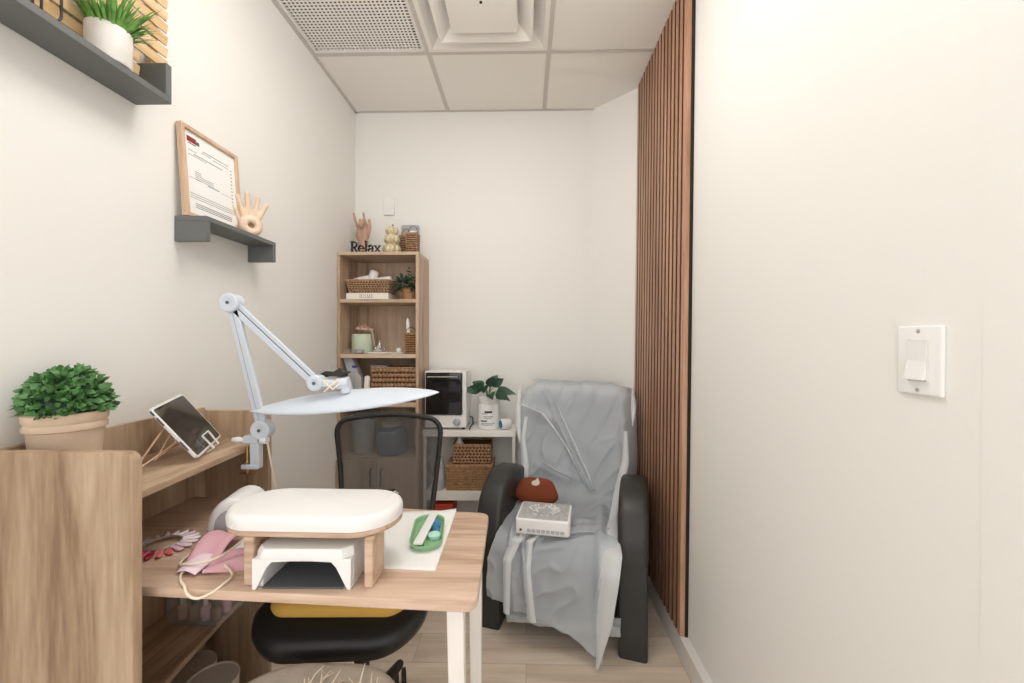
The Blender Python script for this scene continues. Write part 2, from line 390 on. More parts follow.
# square cone diffuser
r = thing('air_diffuser', 'square white stepped air diffuser in the middle of the ceiling', 'air diffuser', (-.189, 1.70, CEIL-.04))
cx, cy = -.189, 1.690
def sq(h, z, c=(cx, cy)): return [(c[0]+a*h, c[1]+b*h, z) for a, b in ((-1, -1), (1, -1), (1, 1), (-1, 1))]
m = MB(); m.rings([sq(.295, CEIL+.004, (cx, 1.7035)), sq(.295, CEIL-.003, (cx, 1.7035)), sq(.275, CEIL-.003, (cx, 1.7035)), sq(.20, CEIL+.06), sq(.21, CEIL+.07), sq(.285, CEIL+.008, (cx, 1.7035))], False, True)
m.build('outer_cone', M['ceil'], r, smooth=0)
m = MB(); m.rings([sq(.222, CEIL-.018), sq(.222, CEIL-.026), sq(.212, CEIL-.027), sq(.13, CEIL+.035), sq(.135, CEIL+.045)], False, True)
m.build('middle_cone', M['ceil'], r, smooth=0)
m = MB(); m.rings([sq(.15, CEIL-.015), sq(.152, CEIL-.03), sq(.146, CEIL-.035), sq(.0, CEIL-.035)], False); m.rings([sq(.15, CEIL-.015), sq(.02, CEIL+.03)], True)
m.build('centre_plate', M['ceil'], r, smooth=0)
MB().lathe([(.006, -.001), (.006, .002)], (cx, cy-.02, CEIL-.0365), 12).build('screw', M['dark'], r)
m = MB(); m.box(cx-.2, cx+.2, cy-.2, cy+.2, CEIL+.08, CEIL+.09); m.build('shade_backing', M['gap'], r)  # grey sheet stands in for the shade up inside the cones

# ------------------------------------------------------------------ walnut slat panel on the right wall
r = thing('slatted_wall_cladding', 'tall walnut slat wood cladding on black backing on the right wall', 'wall cladding', (.62, 1.94, .09))
y0, y1 = 1.585, 2.30; npit = 16; pit = (y1-y0)/npit
def leanbox(m, xa, xb, ya, yb, z0, z1):
    v = []
    for x in (xa, xb):
        for y in (ya, yb):
            for z in (z0, z1): v.append((x+xr(z), y, z))
    m._add(v, [(0, 1, 3, 2), (4, 6, 7, 5), (0, 4, 5, 1), (2, 3, 7, 6), (0, 2, 6, 4), (1, 5, 7, 3)])
m = MB(); leanbox(m, -.012, -.001, y0-.006, y1, .091, CEIL-.004); m.build('backing', M['felt'], r, smooth=0)
m = MB()
for i in range(npit): leanbox(m, -.031, -.0115, y0+pit*i, y0+pit*i+.0275, .091, CEIL-.004)
for f in m.bm.faces:      # veneered faces, darker edges inside the grooves
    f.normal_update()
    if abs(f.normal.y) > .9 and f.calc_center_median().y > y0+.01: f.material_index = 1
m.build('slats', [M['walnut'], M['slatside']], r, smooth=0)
# ------------------------------------------------------------------ light switch
zc = 1.219; r = thing('light_switch', 'white single rocker light switch plate on the right wall', 'light switch', (xr(1.16), .668, 1.163))
XW = xr(zc)
SM = T(XW, .668, zc) @ Matrix.Rotation(LEAN, 4, 'Y') @ Matrix.Rotation(-PI/2, 4, 'Y') @ Matrix.Rotation(-PI/2, 4, 'Z')
# local: y up, z out of the wall
m = MB(SM); m.slab(rr(.076, .114, .004), -.001, .007, .004); m.build('plate', M['white'], r)
m = MB(SM); m.slab(rr(.035, .068, .002), .006, .0085, .0008); m.build('frame', M['trim'], r)
m = MB(SM); m._add([(-.0155, -.031, .008), (.0155, -.031, .008), (.0155, -.031, .016), (-.0155, -.031, .016), (-.0155, .0, .010), (.0155, .0, .010), (-.0155, .031, .0095), (.0155, .031, .0095), (-.0155, .031, .008), (.0155, .031, .008)],
                   [(0, 1, 2, 3), (3, 2, 5, 4), (4, 5, 7, 6), (6, 7, 9, 8), (0, 3, 4, 6, 8), (1, 9, 7, 5, 2), (0, 8, 9, 1)])
m.build('rocker', M['white'], r, smooth=0)
for s in (-1, 1):
    m = MB(SM); m.lathe([(.0032, .006), (.0032, .0076), (.002, .0082)], (0, s*.048, 0), 12); m.build('screw', M['silver'], r)
# white blank plate on the back wall
r = recentre(MB().box(-.90, -.832, YB-.012, YB, 2.048, 2.16).build('wall_plate', M['wall'], bevel=.004))
tag(r, 'blank white cover plate on the back wall above the bookcase', 'wall plate')

# ------------------------------------------------------------------ the nail desk unit
r = thing('nail_desk', 'light oak nail desk with raised side hutch and white metal legs', 'desk', (-.55, 1.0, 0))
# near side panel: board parallel to the picture, top right corner rounded
pts = [(-1.083, 0), (-.747, 0)]+[(-.747-.02+.02*math.cos(t), 1.018+.02*math.sin(t)) for t in [PI/2*i/5 for i in range(6)]]+[(-1.083, 1.038)]
MXZ = Matrix(((1, 0, 0, 0), (0, 0, 1, 0), (0, 1, 0, 0), (0, 0, 0, 1)))     # (x,y,z)->(x,z,y)
m = MB(); m.slab(pts, .745, .765, .002, MXZ); m.build('side_panel', M['oakp'], r)
pts = [(-1.083, 0), (-.858, 0)]+[(-.858-.02+.02*math.cos(t), 1.0+.02*math.sin(t)) for t in [PI/2*i/5 for i in range(6)]]+[(-1.083, 1.02)]
m = MB(); m.slab(pts, 1.315, 1.333, .002, MXZ); m.build('side_panel', M['oakv'], r)
MB().box(-1.083, -1.071, .765, 1.315, 0.0, 1.03).build('back_panel', M['oakv'], r, bevel=.001)
m = MB(); m.slab([(-1.0708, .7652), (-.815, .7652), (-.862, 1.3148), (-1.0708, 1.3148)], .914, .93, .0015); m.build('upper_shelf', M['oaky'], r)
m = MB(); m.slab([(-1.0708, .7652), (-.838, .7652), (-.908, 1.3148), (-1.0708, 1.3148)], .424, .44, .0015); m.build('lower_shelf', M['oaky'], r)
def rounded_corner(a, b, c, rad, n=6):
    a, b, c = Vector(a), Vector(b), Vector(c); p = b+(a-b).normalized()*rad; q = b+(c-b).normalized()*rad
    return [tuple(p*(1-t)**2+b*2*t*(1-t)+q*t*t) for t in [i/n for i in range(n+1)]]
A, B_, C_, D_ = (-1.0705, .816), (-.094, .762), (-.108, 1.165), (-1.0705, 1.27)
m = MB(); m.slab([A]+rounded_corner(A, B_, C_, .03)+rounded_corner(B_, C_, D_, .03)+[D_], .73, .75, .003); m.build('tabletop', M['oakx'], r)
def leg(x0t, x1t, x0b, x1b, y0, y1, zt=.73):
    m = MB(); m._add([(x0b, y0, 0), (x1b, y0, 0), (x1b, y1, 0), (x0b, y1, 0), (x0t, y0, zt), (x1t, y0, zt), (x1t, y1, zt), (x0t, y1, zt)],
                     [(0, 3, 2, 1), (4, 5, 6, 7), (0, 1, 5, 4), (1, 2, 6, 5), (2, 3, 7, 6), (3, 0, 4, 7)])
    return m.build('leg', M['whitem'], r, bevel=.003)
leg(-.164, -.128, -.146, -.120, .815, .843); leg(-.158, -.122, -.150, -.124, 1.09, 1.12)
MB().box(-.155, -.127, .845, 1.09, .70, .73).build('leg_rail', M['whitem'], r, bevel=.002)

# ------------------------------------------------------------------ planter with boxwood
r = thing('potted_shrub', 'bushy green boxwood in a whitewashed terracotta pot on the desk hutch', 'potted plant', (-.972, .868, .93))
C0 = (-1.010, .860)
def oval(rx, ry, z, n=28): return [(C0[0]+.80*rx*math.cos(2*PI*i/n), C0[1]+.80*ry*math.sin(2*PI*i/n), z) for i in range(n)]
m = MB()
m.rings([oval(.056, .058, .931), oval(.058, .060, .94), oval(.074, .076, 1.058), oval(.080, .081, 1.060), oval(.081, .082, 1.068), oval(.077, .078, 1.074), oval(.0815, .0825, 1.08), oval(.082, .083, 1.094), oval(.078, .079, 1.097), oval(.072, .074, 1.09), oval(.07, .07, 1.05), oval(.02, .02, 1.05)])
m.build('pot', M['terra'], r)
m = MB(); rng = random.Random(3)
for i in range(1000):
    a = rng.uniform(0, 2*PI); b = math.asin(rng.uniform(-.12, 1)); rad = rng.uniform(.72, 1.05)
    d = Vector((math.cos(a)*math.cos(b), math.sin(a)*math.cos(b), math.sin(b)))
    p = Vector((C0[0]+.004+d.x*.060*rad, C0[1]+d.y*.070*rad, 1.106+d.z*.082*rad))
    dd = (d+Vector((rng.uniform(-.9, .9)*(1 if p.x > -1.03 else .2), rng.uniform(-.9, .9), rng.uniform(-.3, .9)))).normalized()
    if p.x < -1.070: continue
    m.leaf(p, dd, rng.uniform(.014, .021), rng.uniform(.011, .015), .2, d+Vector((.01, -.3, .5)), 4, .2, .85)
m.build('foliage', M['leafg'], r, smooth=60)
m = MB()
for i in range(26):
    a = rng.uniform(0, 2*PI); rr_ = rng.uniform(.2, .8)
    m.tube([(C0[0]+.03*math.cos(a), C0[1]+.03*math.sin(a), 1.05), (C0[0]+.05*math.cos(a)*rr_, C0[1]+.055*math.sin(a)*rr_, 1.11), (C0[0]+.06*math.cos(a)*rr_, C0[1]+.075*math.sin(a)*rr_, 1.115+.07*(1-rr_*.5))], .0015, 5)
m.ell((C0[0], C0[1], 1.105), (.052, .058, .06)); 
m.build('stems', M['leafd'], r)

# ------------------------------------------------------------------ tablet on its stand
A = Vector((-.866, 1.035, .941)); U = Vector((-.389, .918, .0774)).normalized()
V0 = Vector((-.082, -.05, .136)); V = (V0-U*V0.dot(U)).normalized(); Nn = U.cross(V)
if Nn.x < 0: Nn = -Nn
TM = Matrix((U, V, Nn)).transposed().to_4x4(); TM.translation = A
tw, thh = .198, .168
r = thing('tablet', 'white edged tablet with dark screen propped on a stand on the hutch shelf', 'tablet', A)
m = MB(TM @ T(tw/2, thh/2, 0)); m.slab(rr(tw, thh, .012), -.004, .004, .002); m.build('body', M['white'], r)
m = MB(TM @ T(tw/2, thh/2, 0)); m.slab(rr(tw-.012, thh-.012, .007), .0035, .0046, 0); m.build('screen', M['tabscr'], r)
for b0, b1 in ((.03, .06), (.115, .14), (.148, .162)): MB(TM).box(-.0012, .002, b0, b1, -.002, .002).build('button', M['dgrey'], r)
r = thing('tablet_stand', 'rose gold folding stand holding up the tablet on the hutch shelf', 'stand', (-.93, 1.06, .93))
def tp(u, v, n): return TM @ Vector((u, v, n))
m = MB()
for u0 in (.085,):   # front hook loop
    a = [tp(u0, -.006, -.008), tp(u0, -.008, .012), tp(u0-.003, .038, .012), tp(u0+.045, .038, .012), tp(u0+.040, -.008, .012), tp(u0+.040, -.006, -.008)]
    m.tube(a, .0028, 6)
m.build('hook', M['white'], r)
m = MB(); m.bar(tp(.10, -.004, -.010), tp(.10, .11, -.010), .09, .004, Nn); m.build('back_plate', M['rose'], r, bevel=.001)
for q, (u0) in enumerate((.04, .14)):
    top = tp(u0-.02, .11, -.012); foot = Vector((top.x-.01, top.y-.075+.01*q, .934)); 
    m = MB(); m.tube([top, foot, tp(u0+.03, .06, -.013)], .0032, 6); m.build('strut', M['rose'], r)

# ------------------------------------------------------------------ desk lamp with two arms
r = thing('desk_lamp', 'white clamp on LED desk lamp with folding double arm and long blade head', 'lamp', (-.815, 1.19, .93))
LY = 1.19
def disc(c, rad, th, m_, name, par, mt):
    mb = MB(T(*c) @ Matrix.Rotation(PI/2, 4, 'X')); mb.lathe([(rad*.9, -th/2), (rad, -th/2+.003), (rad, th/2-.003), (rad*.9, th/2), (rad*.55, th/2+.0008), (rad*.5, th/2)], n=28); return mb.build(name, mt, par)
J0, J1, J2 = Vector((-.793, LY, .985)), Vector((-.888, LY, 1.366)), Vector((-.628, LY, 1.126))
m = MB(); m.box(-.845, -.80, LY-.014, LY+.014, .945, .968); m.box(-.826, -.799, LY-.012, LY+.012, .875, .968); m.box(-.852, -.80, LY-.014, LY+.014, .868, .882)
m.build('clamp', M['lampw'], r, bevel=.003)
m = MB(); m.tube([(-.84, LY, .935), (-.84, LY, .85)], .004, 8); m.lathe([(.011, .0), (.011, .006)], (-.84, LY, .886), 14); m.tube([(-.862, LY, .852), (-.818, LY, .852)], .004, 8); m.build('clamp_screw', M['brass'], r)
m = MB(); m.tube([(-.845, LY-.01, .955), (-.86, LY-.01, .956), (-.878, LY-.01, .956)], [.006, .009, .006], 8); m.build('lock_lever', M['white'], r)
m = MB(); m.tube([(-.79, LY-.01, .955), (-.772, LY-.01, .955)], .011, 10); m.build('thumb_knob', M['white'], r)
def arm(a, b, name, off):
    d = (b-a).normalized(); nrm = Vector((d.z, 0, -d.x))
    m = MB()
    m.bar(a+nrm*.008, b+nrm*.008, .018, .012, (0, 1, 0)); m.bar(a-nrm*.009, b-nrm*.009, .014, .008, (0, 1, 0))
    o = m.build(name, M['lampw'], r, bevel=.002)
    m = MB(); m.bar(a, b, .006, .010, (0, 1, 0)); m.build('channel', M['dgrey'] if off else M['grey'], o)
    return o
arm(J0, J1, 'lower_arm', 0); arm(J1, J2, 'upper_arm', 1)
for J, rd in ((J0, .029), (J1, .029), (J2, .024)):
    d = disc(J, rd, .036, None, 'joint', r, M['lampw'])
    mb = MB(T(J.x, J.y-.0185, J.z) @ Matrix.Rotation(PI/2, 4, 'X')); mb.lathe([(.005, -.001), (.005, .0015)], n=10); mb.build('bolt', M['dgrey'], d)
m = MB(); m.bar(J0+Vector((0, 0, -.005)), Vector((-.812, LY, .955)), .022, .026, (0, 1, 0)); m.build('base_link', M['lampw'], r, bevel=.003)
Hc = Vector((-.547, LY+.01, 1.108))
m = MB(); m.bar(J2, Vector((-.566, LY+.005, 1.122)), .022, .028, (0, 1, 0)); m.build('head_link', M['lampw'], r, bevel=.004)
m = MB(); m.tube([(-.568, LY+.005, 1.122), (-.535, LY+.008, 1.125)], .017, 14); m.tube([(-.548, LY+.008, 1.125), (-.545, LY+.01, 1.095)], .014, 12); m.build('swivel', M['lampw'], r)
m = MB()
wp = [(-.625, .0), (-.60, .012), (-.575, .010), (-.555, .022), (-.545, .012), (-.52, .010), (-.55, -.006), (-.585, -.004), (-.605, -.008)]
m.slab([(x-.018, z+1.147) for x, z in wp], LY+.028, LY+.040, .003, MXZ); m.build('wing_knob', M['black'], r)
m = MB(); m.tube([(-.60, LY-.012, 1.13), (-.57, LY-.02, 1.108), (-.552, LY-.014, 1.126)], .0025, 6); m.tube([(-.60, LY-.014, 1.10), (-.575, LY-.018, 1.122), (-.56, LY-.012, 1.132)], .0025, 6); m.build('lead', M['cream'], r)
HL, HR = Vector((-.832, LY, 1.0405)), Vector((-.260, LY, 1.0985)); hx = (HR-HL).normalized(); HLN = (HR-HL).length
tilt = math.radians(27); hy = Vector((0, math.cos(tilt), math.sin(tilt))); hz = hx.cross(hy)
def head(u, v):
    t = v; wdt = .054*(max(0, 1-abs(2*t-1)**2.1))**.85*(1.0)+.0015; a = 2*PI*u
    bow = .007*math.sin(PI*t)
    th_ = .0095*(max(0, 1-abs(2*t-1)**2.2))**.6+.001
    ca, sa = math.cos(a), math.sin(a)
    return HL+hx*HLN*t+hy*wdt*ca+hz*(th_*(abs(sa)**.7)*(1 if sa > 0 else -1)+bow*(1-ca*ca*.6))
m = MB(); m.grid(head, 32, 60, True); m.build('blade_head', M['lampw'], r, smooth=70)
m = MB()
def strip(u, v): return head(0, 0)*0+HL+hx*HLN*(.08+.84*v)+hy*((u-.5)*.062*(1-abs(2*v-1)**3))-hz*.0095
m.grid(strip, 4, 30); m.build('led_strip', M['white'], r)
m = MB(); m.tube([(-.79, LY+.012, .96), (-.782, LY+.016, .90), (-.772, LY+.03, .80), (-.77, LY+.05, .756)], .003, 6); m.build('power_cord', M['cream'], r)

# ------------------------------------------------------------------ things on the tabletop
ZT = .75
def on(x, y, z, a=0): return T(x, y, z) @ RZ(a)
r = thing('hand_rest', 'long white padded hand rest on a wooden bridge stand on the desk', 'hand rest', (-.44, .85, ZT))
hw, hd = .376, .172
m = MB(on(-.468, .890, 0, math.radians(-1))); m.slab(rr(hw, hd, .085, 12), .850, .862, .004); m.build('board', M['oakx'], r)
m = MB(on(-.468, .890, 0, math.radians(-1)))
def pad(h, rd): return rr(hw*rd, hd*rd, .085*rd, 12)
rs = []
for i in range(9):
    t = i/8; rs.append([(x, y, .8625+.029*math.sin(PI/2*t)**.8) for x, y in rr(hw*(1-.0+.012*math.sin(PI*t))-.16*hd*(1-math.cos(PI/2*t)), hd*(1+.02*math.sin(PI*t))-.16*hd*(1-math.cos(PI/2*t)), .084-.08*hd*(1-math.cos(PI/2*t)), 12)])
for kk in (.75, .45, .15): rs.append([(x*kk, y*kk, .8915+.006*(1-kk)) for x, y in [(p[0], p[1]) for p in rs[8]]])
m.rings(rs); m.build('cushion', M['vinylw'], r, smooth=60)
for xx in (-.115, .125):
    m = MB(on(-.468, .890, 0, math.radians(-1))); m.tube([(xx-.02, -.0870, .868), (xx-.008, -.0835, .880), (xx+.004, -.07, .8905), (xx+.03, .06, .8930), (xx+.03, .082, .880)], .0012, 5)
    m.build('wrap_fold', M['vinylw'], r)
for x0, x1 in ((-.578, -.557), (-.328, -.310)):
    MB().box(x0, x1, .806 if x0 < -.5 else .803, .872, ZT+.0005, .850).build('leg', M['oakx'], r, bevel=.003)

r = thing('uv_lamp', 'white nail curing lamp with arched front opening under the hand rest', 'nail lamp', (-.45, .87, ZT))
UM = on(-.453, .882, ZT, math.radians(1))
W2, D2, HH = .100, .088, .081
m = MB(UM)
def ul(z, k, chamf): # outline with chamfered front corners
    return [(-W2*k, D2*k, z), (-W2*k, -D2*k+chamf, z), (-W2*k+chamf, -D2*k, z), (W2*k-chamf, -D2*k, z), (W2*k, -D2*k+chamf, z), (W2*k, D2*k, z)]
m.rings([ul(.062, 1.0, .018), ul(.071, .995, .018), ul(HH, .95, .018)])
m.box(-W2, -W2+.016, -D2+.012, D2, .0005, .0625); m.box(W2-.016, W2, -D2+.012, D2, .0005, .0625); m.box(-W2+.016, W2-.016, D2-.01, D2, .0005, .0625)
for s in (-1, 1):                       # front pillars flaring into the lintel
    f = [(s*W2*.995, .0005), (s*(W2-.008), .0005), (s*(W2-.030), .045), (s*(W2-.040), .056), (s*.02, .058), (0, .058), (0, .0625), (s*W2*.995, .0625)]
    m.slab(f, -D2, -D2+.014, .0, MXZ)
m.build('housing', M['white'], r, bevel=.0015)
m = MB(UM); m.box(-W2+.018, W2-.018, -D2+.004, D2-.012, .0008, .004); m.build('base_tray', M['dgrey'], r, bevel=.001)
m = MB(UM); m.box(-W2+.017, W2-.017, -D2+.016, D2-.011, .050, .0615); m.build('lamp_reflector', M['silver'], r)
m = MB(UM)
for i in range(4): m.lathe([(.0045, .0), (.0045, .0015)], (-.033+.022*i, -.035, HH), 12)
m.build('button', M['grey'], r)
m = MB(UM); m.box(-.014, .022, .005, .024, HH-.0002, HH+.0012); m.build('display', M['dgrey'], r)

r = thing('dust_collector', 'rounded white nail dust collector behind the left end of the hand rest', 'dust collector', (-.765, 1.04, ZT))
m = MB(); prof = [(-.055, 0), (.055, 0)]+[(.055*math.cos(t)*(1 if math.cos(t) > 0 else 1)+.006*math.sin(t), .030+.066*math.sin(t)) for t in [PI*i/14 for i in range(15)]]
DM = on(-.772, 1.065, ZT+.0005, math.radians(12))
m = MB(DM @ MXZ); m.slab([(x, y) for x, y in prof], -.06, .06, .02, None, 5); m.build('shell', M['white'], r, smooth=60)
m = MB(DM @ MXZ); m.slab([(x*.6, .012+y*.6) for x, y in prof], -.0615, -.0585, .001); m.build('filter_panel', M['grey'], r)

o = recentre(MB(on(0, 0, 0)).slab([(-.72, .905), (-.62, .90), (-.60, 1.06), (-.70, 1.075)], ZT+.0003, ZT+.0012).build('paper_towel', M['paper']))
tag(o, 'folded white paper towel lying behind the pink face mask', 'paper towel')
m = MB()
def matf(u, v):
    a = Vector((-.405, .878)).lerp(Vector((-.197, .866)), u); b = Vector((-.42, 1.16)).lerp(Vector((-.205, 1.178)), u)
    p = a.lerp(b, v); return (p.x, p.y, ZT+.0012+.006*max(0, v-.9)*10*max(0, u-.8)*5*.8)
m.grid(matf, 24, 24); o = recentre(m.build('desk_mat', M['paper'], solid=.0016)); tag(o, 'thin white sheet spread on the desk right of the hand rest', 'desk mat')

r = thing('oval_dish', 'small green oval dish of nail items on the white sheet', 'dish', (-.252, 1.035, ZT))
DM = on(-.252, 1.024, ZT+.0022, math.radians(9))
m = MB(DM); ov = rr(.080, .180, .038, 8)
m.rings([[(x*.9, y*.9, 0) for x, y in ov], [(x, y, .014) for x, y in ov], [(x*1.0, y*1.0, .016) for x, y in ov], [(x*.94, y*.96, .015) for x, y in ov], [(x*.85, y*.9, .005) for x, y in ov]])
m.build('bowl', M['dish'], r)
m = MB(DM); m.box(-.003, .0, -.078, .078, .005, .013); m.build('divider', M['dish'], r)
o = recentre(MB(DM @ T(-.004, .0, .0165) @ RZ(math.radians(-9))).slab(rr(.022, .165, .003), 0, .005, .001).build('nail_file', M['white'])); tag(o, 'white nail file lying across the green dish', 'nail file')
m = MB(DM @ T(.018, -.03, .0055)); m.lathe([(.015, 0), (.016, .002), (.016, .010), (.013, .0125)], n=20); o = recentre(m.build('small_jar', M['mintl'])); tag(o, 'round pale mint pot in the green dish', 'jar')
m = MB(DM @ T(.017, .035, .0058)); m.ell((0, 0, .006), (.014, .034, .006)); m.ell((.004, -.036, .006), (.010, .02, .005)); o = recentre(m.build('gel_sponge', M['teal'])); tag(o, 'teal blue sponge in the green dish', 'sponge')

# pink face mask with ear loops
r = thing('face_mask', 'pink face mask with cream ear loops hanging over the desk edge', 'face mask', (-.70, .86, ZT))
def quad(c00, c10, c01, c11, bump):
    def f(u, v):
        p = Vector(c00).lerp(Vector(c10), u).lerp(Vector(c01).lerp(Vector(c11), u), v); return (p.x, p.y, p.z+bump(u, v))
    return f
m = MB(); m.grid(quad((-.735, .905, ZT+.004), (-.60, .955, ZT+.004), (-.690, .838, ZT+.004), (-.582, .872, ZT+.004), lambda u, v: .020*math.sin(PI*u*.8+.3)*math.sin(PI*v)+.004*math.sin(v*15+u*4)), 18, 22); m.build('cloth', M['pink'], r, solid=.002)
m = MB(); m.grid(quad((-.790, .995, ZT+.022), (-.705, .995, ZT+.016), (-.752, .868, ZT+.012), (-.680, .872, ZT+.018), lambda u, v: .016*math.sin(PI*v)+.003*math.sin(u*9)), 12, 16); m.build('folded_side', M['pink'], r, solid=.002)
m = MB(); m.grid(quad((-.755, .885, ZT+.016), (-.690, .885, ZT+.02), (-.748, .840, ZT+.006), (-.700, .832, ZT+.006), lambda u, v: .006*math.sin(PI*u)), 10, 10); m.build('lining', M['pinkl'], r, solid=.0015)
def smoothline(p, n=6):
    P = [Vector(q) for q in p]; out = []
    for i in range(len(P)-1):
        a, b, c, d = P[max(i-1, 0)], P[i], P[i+1], P[min(i+2, len(P)-1)]
        for k in range(n):
            t = k/n; out.append(.5*((2*b)+(c-a)*t+(2*a-5*b+4*c-d)*t*t+(3*b-a-3*c+d)*t**3))
    return out+[P[-1]]
m = MB(); m.tube(smoothline([(-.805, 1.01, ZT+.012), (-.793, .985, ZT+.016), (-.785, .92, ZT+.005), (-.770, .875, ZT+.006), (-.735, .852, ZT+.018), (-.695, .852, ZT+.024), (-.672, .878, ZT+.026), (-.678, .96, ZT+.026)]), .0026, 6); m.build('ear_loop', M['cream'], r, smooth=70)
m = MB(); m.tube(smoothline([(-.735, .860, ZT+.012), (-.732, .835, ZT+.005), (-.712, .812, ZT+.005), (-.692, .797, ZT+.004), (-.676, .786, ZT-.006), (-.655, .784, ZT-.012), (-.632, .788, ZT-.004), (-.618, .805, ZT+.005), (-.622, .835, ZT+.006), (-.655, .858, ZT+.014)]), .0026, 6); m.build('ear_loop', M['cream'], r, smooth=70)

# fan of nail colour tips
r = thing('nail_swatch_ring', 'ring of nail colour tips in pinks and reds in the desk corner', 'swatch ring', (-.90, .95, ZT))
cw = Vector((-.885, .958, ZT+.012))
m = MB(T(*cw)); m.tube([(.036*math.cos(2*PI*i/30), .036*math.sin(2*PI*i/30), -.003) for i in range(30)], .0025, 6, True); m.build('hub', M['silver'], r)
for i in range(20):
    a = 2*PI*i/20
    k = [0, 0, 1, 0, 2, 1, 0, 0, 2, 0, 1, 0, 7, 4, 4, 6, 5, 3, 3, 2][i]
    mb = MB(T(*cw) @ RZ(a) @ Matrix.Rotation(.06, 4, 'Y')); 
    rs = []
    for x, wv in ((.034, .002), (.042, .0042), (.052, .0068), (.062, .0072), (.069, .0058), (.0725, .002)):
        rs.append([(x, -wv, -.003), (x, -wv*.5, .0005), (x, wv*.5, .0005), (x, wv, -.003), (x, wv*.5, -.002), (x, -wv*.5, -.002)])
    mb.rings(rs); mb.build('nail_tip', M['nails'][k], r, smooth=60)

# clear organiser of bottles on the lower shelf
r = thing('organiser_tray', 'clear acrylic organiser tray on the low shelf under the desk', 'organiser', (-.948, 1.195, .44))
OX0, OX1, OY0, OY1 = -1.045, -.90, 1.085, 1.21
OM = on(-.948, 1.195, .4405, math.radians(-3))
m = MB(OM)
for a in ((-.078, .078, -.075, -.072), (-.078, .078, .072, .075), (-.078, -.075, -.072, .072), (.075, .078, -.072, .072), (-.002, .001, -.072, .072)): m.box(*a, 0, .085)
m.box(-.078, .078, -.075, .075, 0, .003); m.build('tray', M['clear'], r, bevel=.001)
bc = [('white capped nude polish bottle', S(214, 178, 156), M['white']), ('tan polish bottle with dark cap', S(176, 126, 92), M['black']), ('blush polish bottle with white cap', S(226, 190, 188), M['white']), ('brown polish bottle with dark cap', S(120, 78, 58), M['black']),
      ('grey polish bottle with white cap', S(170, 160, 156), M['white']), ('black polish bottle with white cap', S(30, 28, 30), M['white']), ('rose pink polish bottle with dark cap', S(206, 110, 140), M['black']), ('pale pink polish bottle with white cap', S(232, 186, 200), M['white'])]
for i, (lb, c, capm) in enumerate(bc):
    xx, yy = (-.05, -.016, .02, .052)[i % 4], (-.05, -.012)[i//4]
    p = OM @ Vector((xx, yy, .0035))
    b = thing('polish_bottle', lb+(' at the front of the clear organiser' if i < 4 else ' in the second row of the clear organiser'), 'polish bottle', p, 0, 'polish bottles in the organiser tray')
    m = MB(T(*p)); m.lathe([(.012, 0), (.0135, .003), (.0135, .036), (.006, .043)], n=14); m.build('bottle', mat('polish_'+'abcdefgh'[i], c, .2, coat=.4), b)
    m = MB(T(*p)); m.lathe([(.0065, .042), (.0068, .045), (.0055, .076), (.004, .077)], n=12); m.build('cap', capm, b)

# waste bins under the shelf
for (bx, by, br, bh, lb) in ((-1.0, 1.165, .068, .285, 'cream waste bin under the desk nearer the left wall'), (-.86, 1.08, .062, .325, 'cream waste bin under the desk nearer the chair')):
    r = thing('waste_bin', lb, 'waste bin', (bx, by, 0), 0, 'waste bins under the desk')
    m = MB(); m.lathe([(br*.78, .0), (br*.8, .004), (br, bh-.008), (br*1.02, bh-.004), (br*1.0, bh), (br*.95, bh-.003), (br*.78, .01), (.01, .01)], (bx, by, 0), 36); m.build('body', M['binw'], r)
    m = MB(); m.lathe([(br*.955, bh-.004), (br*.90, bh-.06), (br*.80, .03), (.02, .03)], (bx, by, 0), 30); m.build('liner', M['bini'], r, solid=.001)

# ------------------------------------------------------------------ client stool at the front of the desk
r = thing('stool', 'oatmeal upholstered stool with pale fibre tufts at the front of the desk', 'stool', (-.445, .735, 0))
m = MB(on(-.445, .742, .016)); 
m.slab(rr(.40, .37, .15, 12), .395, .5, .035, None, 6); m.build('seat', M['stool'], r, smooth=60)
m = MB(on(-.445, .742, .016)); m.slab(rr(.35, .32, .12, 10), .37, .396, .004); m.build('base', M['oakx'], r)
for sx in (-1, 1):
    for sy in (-1, 1):
        m = MB(); m.tube([(-.445+sx*.11, .742+sy*.10, .388), (-.445+sx*.15, .742+sy*.13, 0)], [.018, .012], 12); m.build('leg', M['oakv'], r)
m = MB(); rng = random.Random(5)
for cxx, n_ in ((-.475, 7), (-.425, 10), (-.345, 5)):
    for i in range(n_):
        x, y = cxx+rng.uniform(-.03, .03), .83+rng.uniform(-.02, .03)
        h_ = rng.uniform(.008, .035); dx, dy = rng.uniform(-.01, .03), rng.uniform(-.02, .03)
        m.tube([(x, y, .508), (x+dx*.4, y+dy*.4, .515+h_*.5), (x+dx, y+dy, .515+h_)], [.0022, .0016, .0005], 5)
tf = m.build('tuft', M['tuft'], r, smooth=70); tf['kind'] = 'stuff'; tf['label'] = 'pale upright fibre tufts'

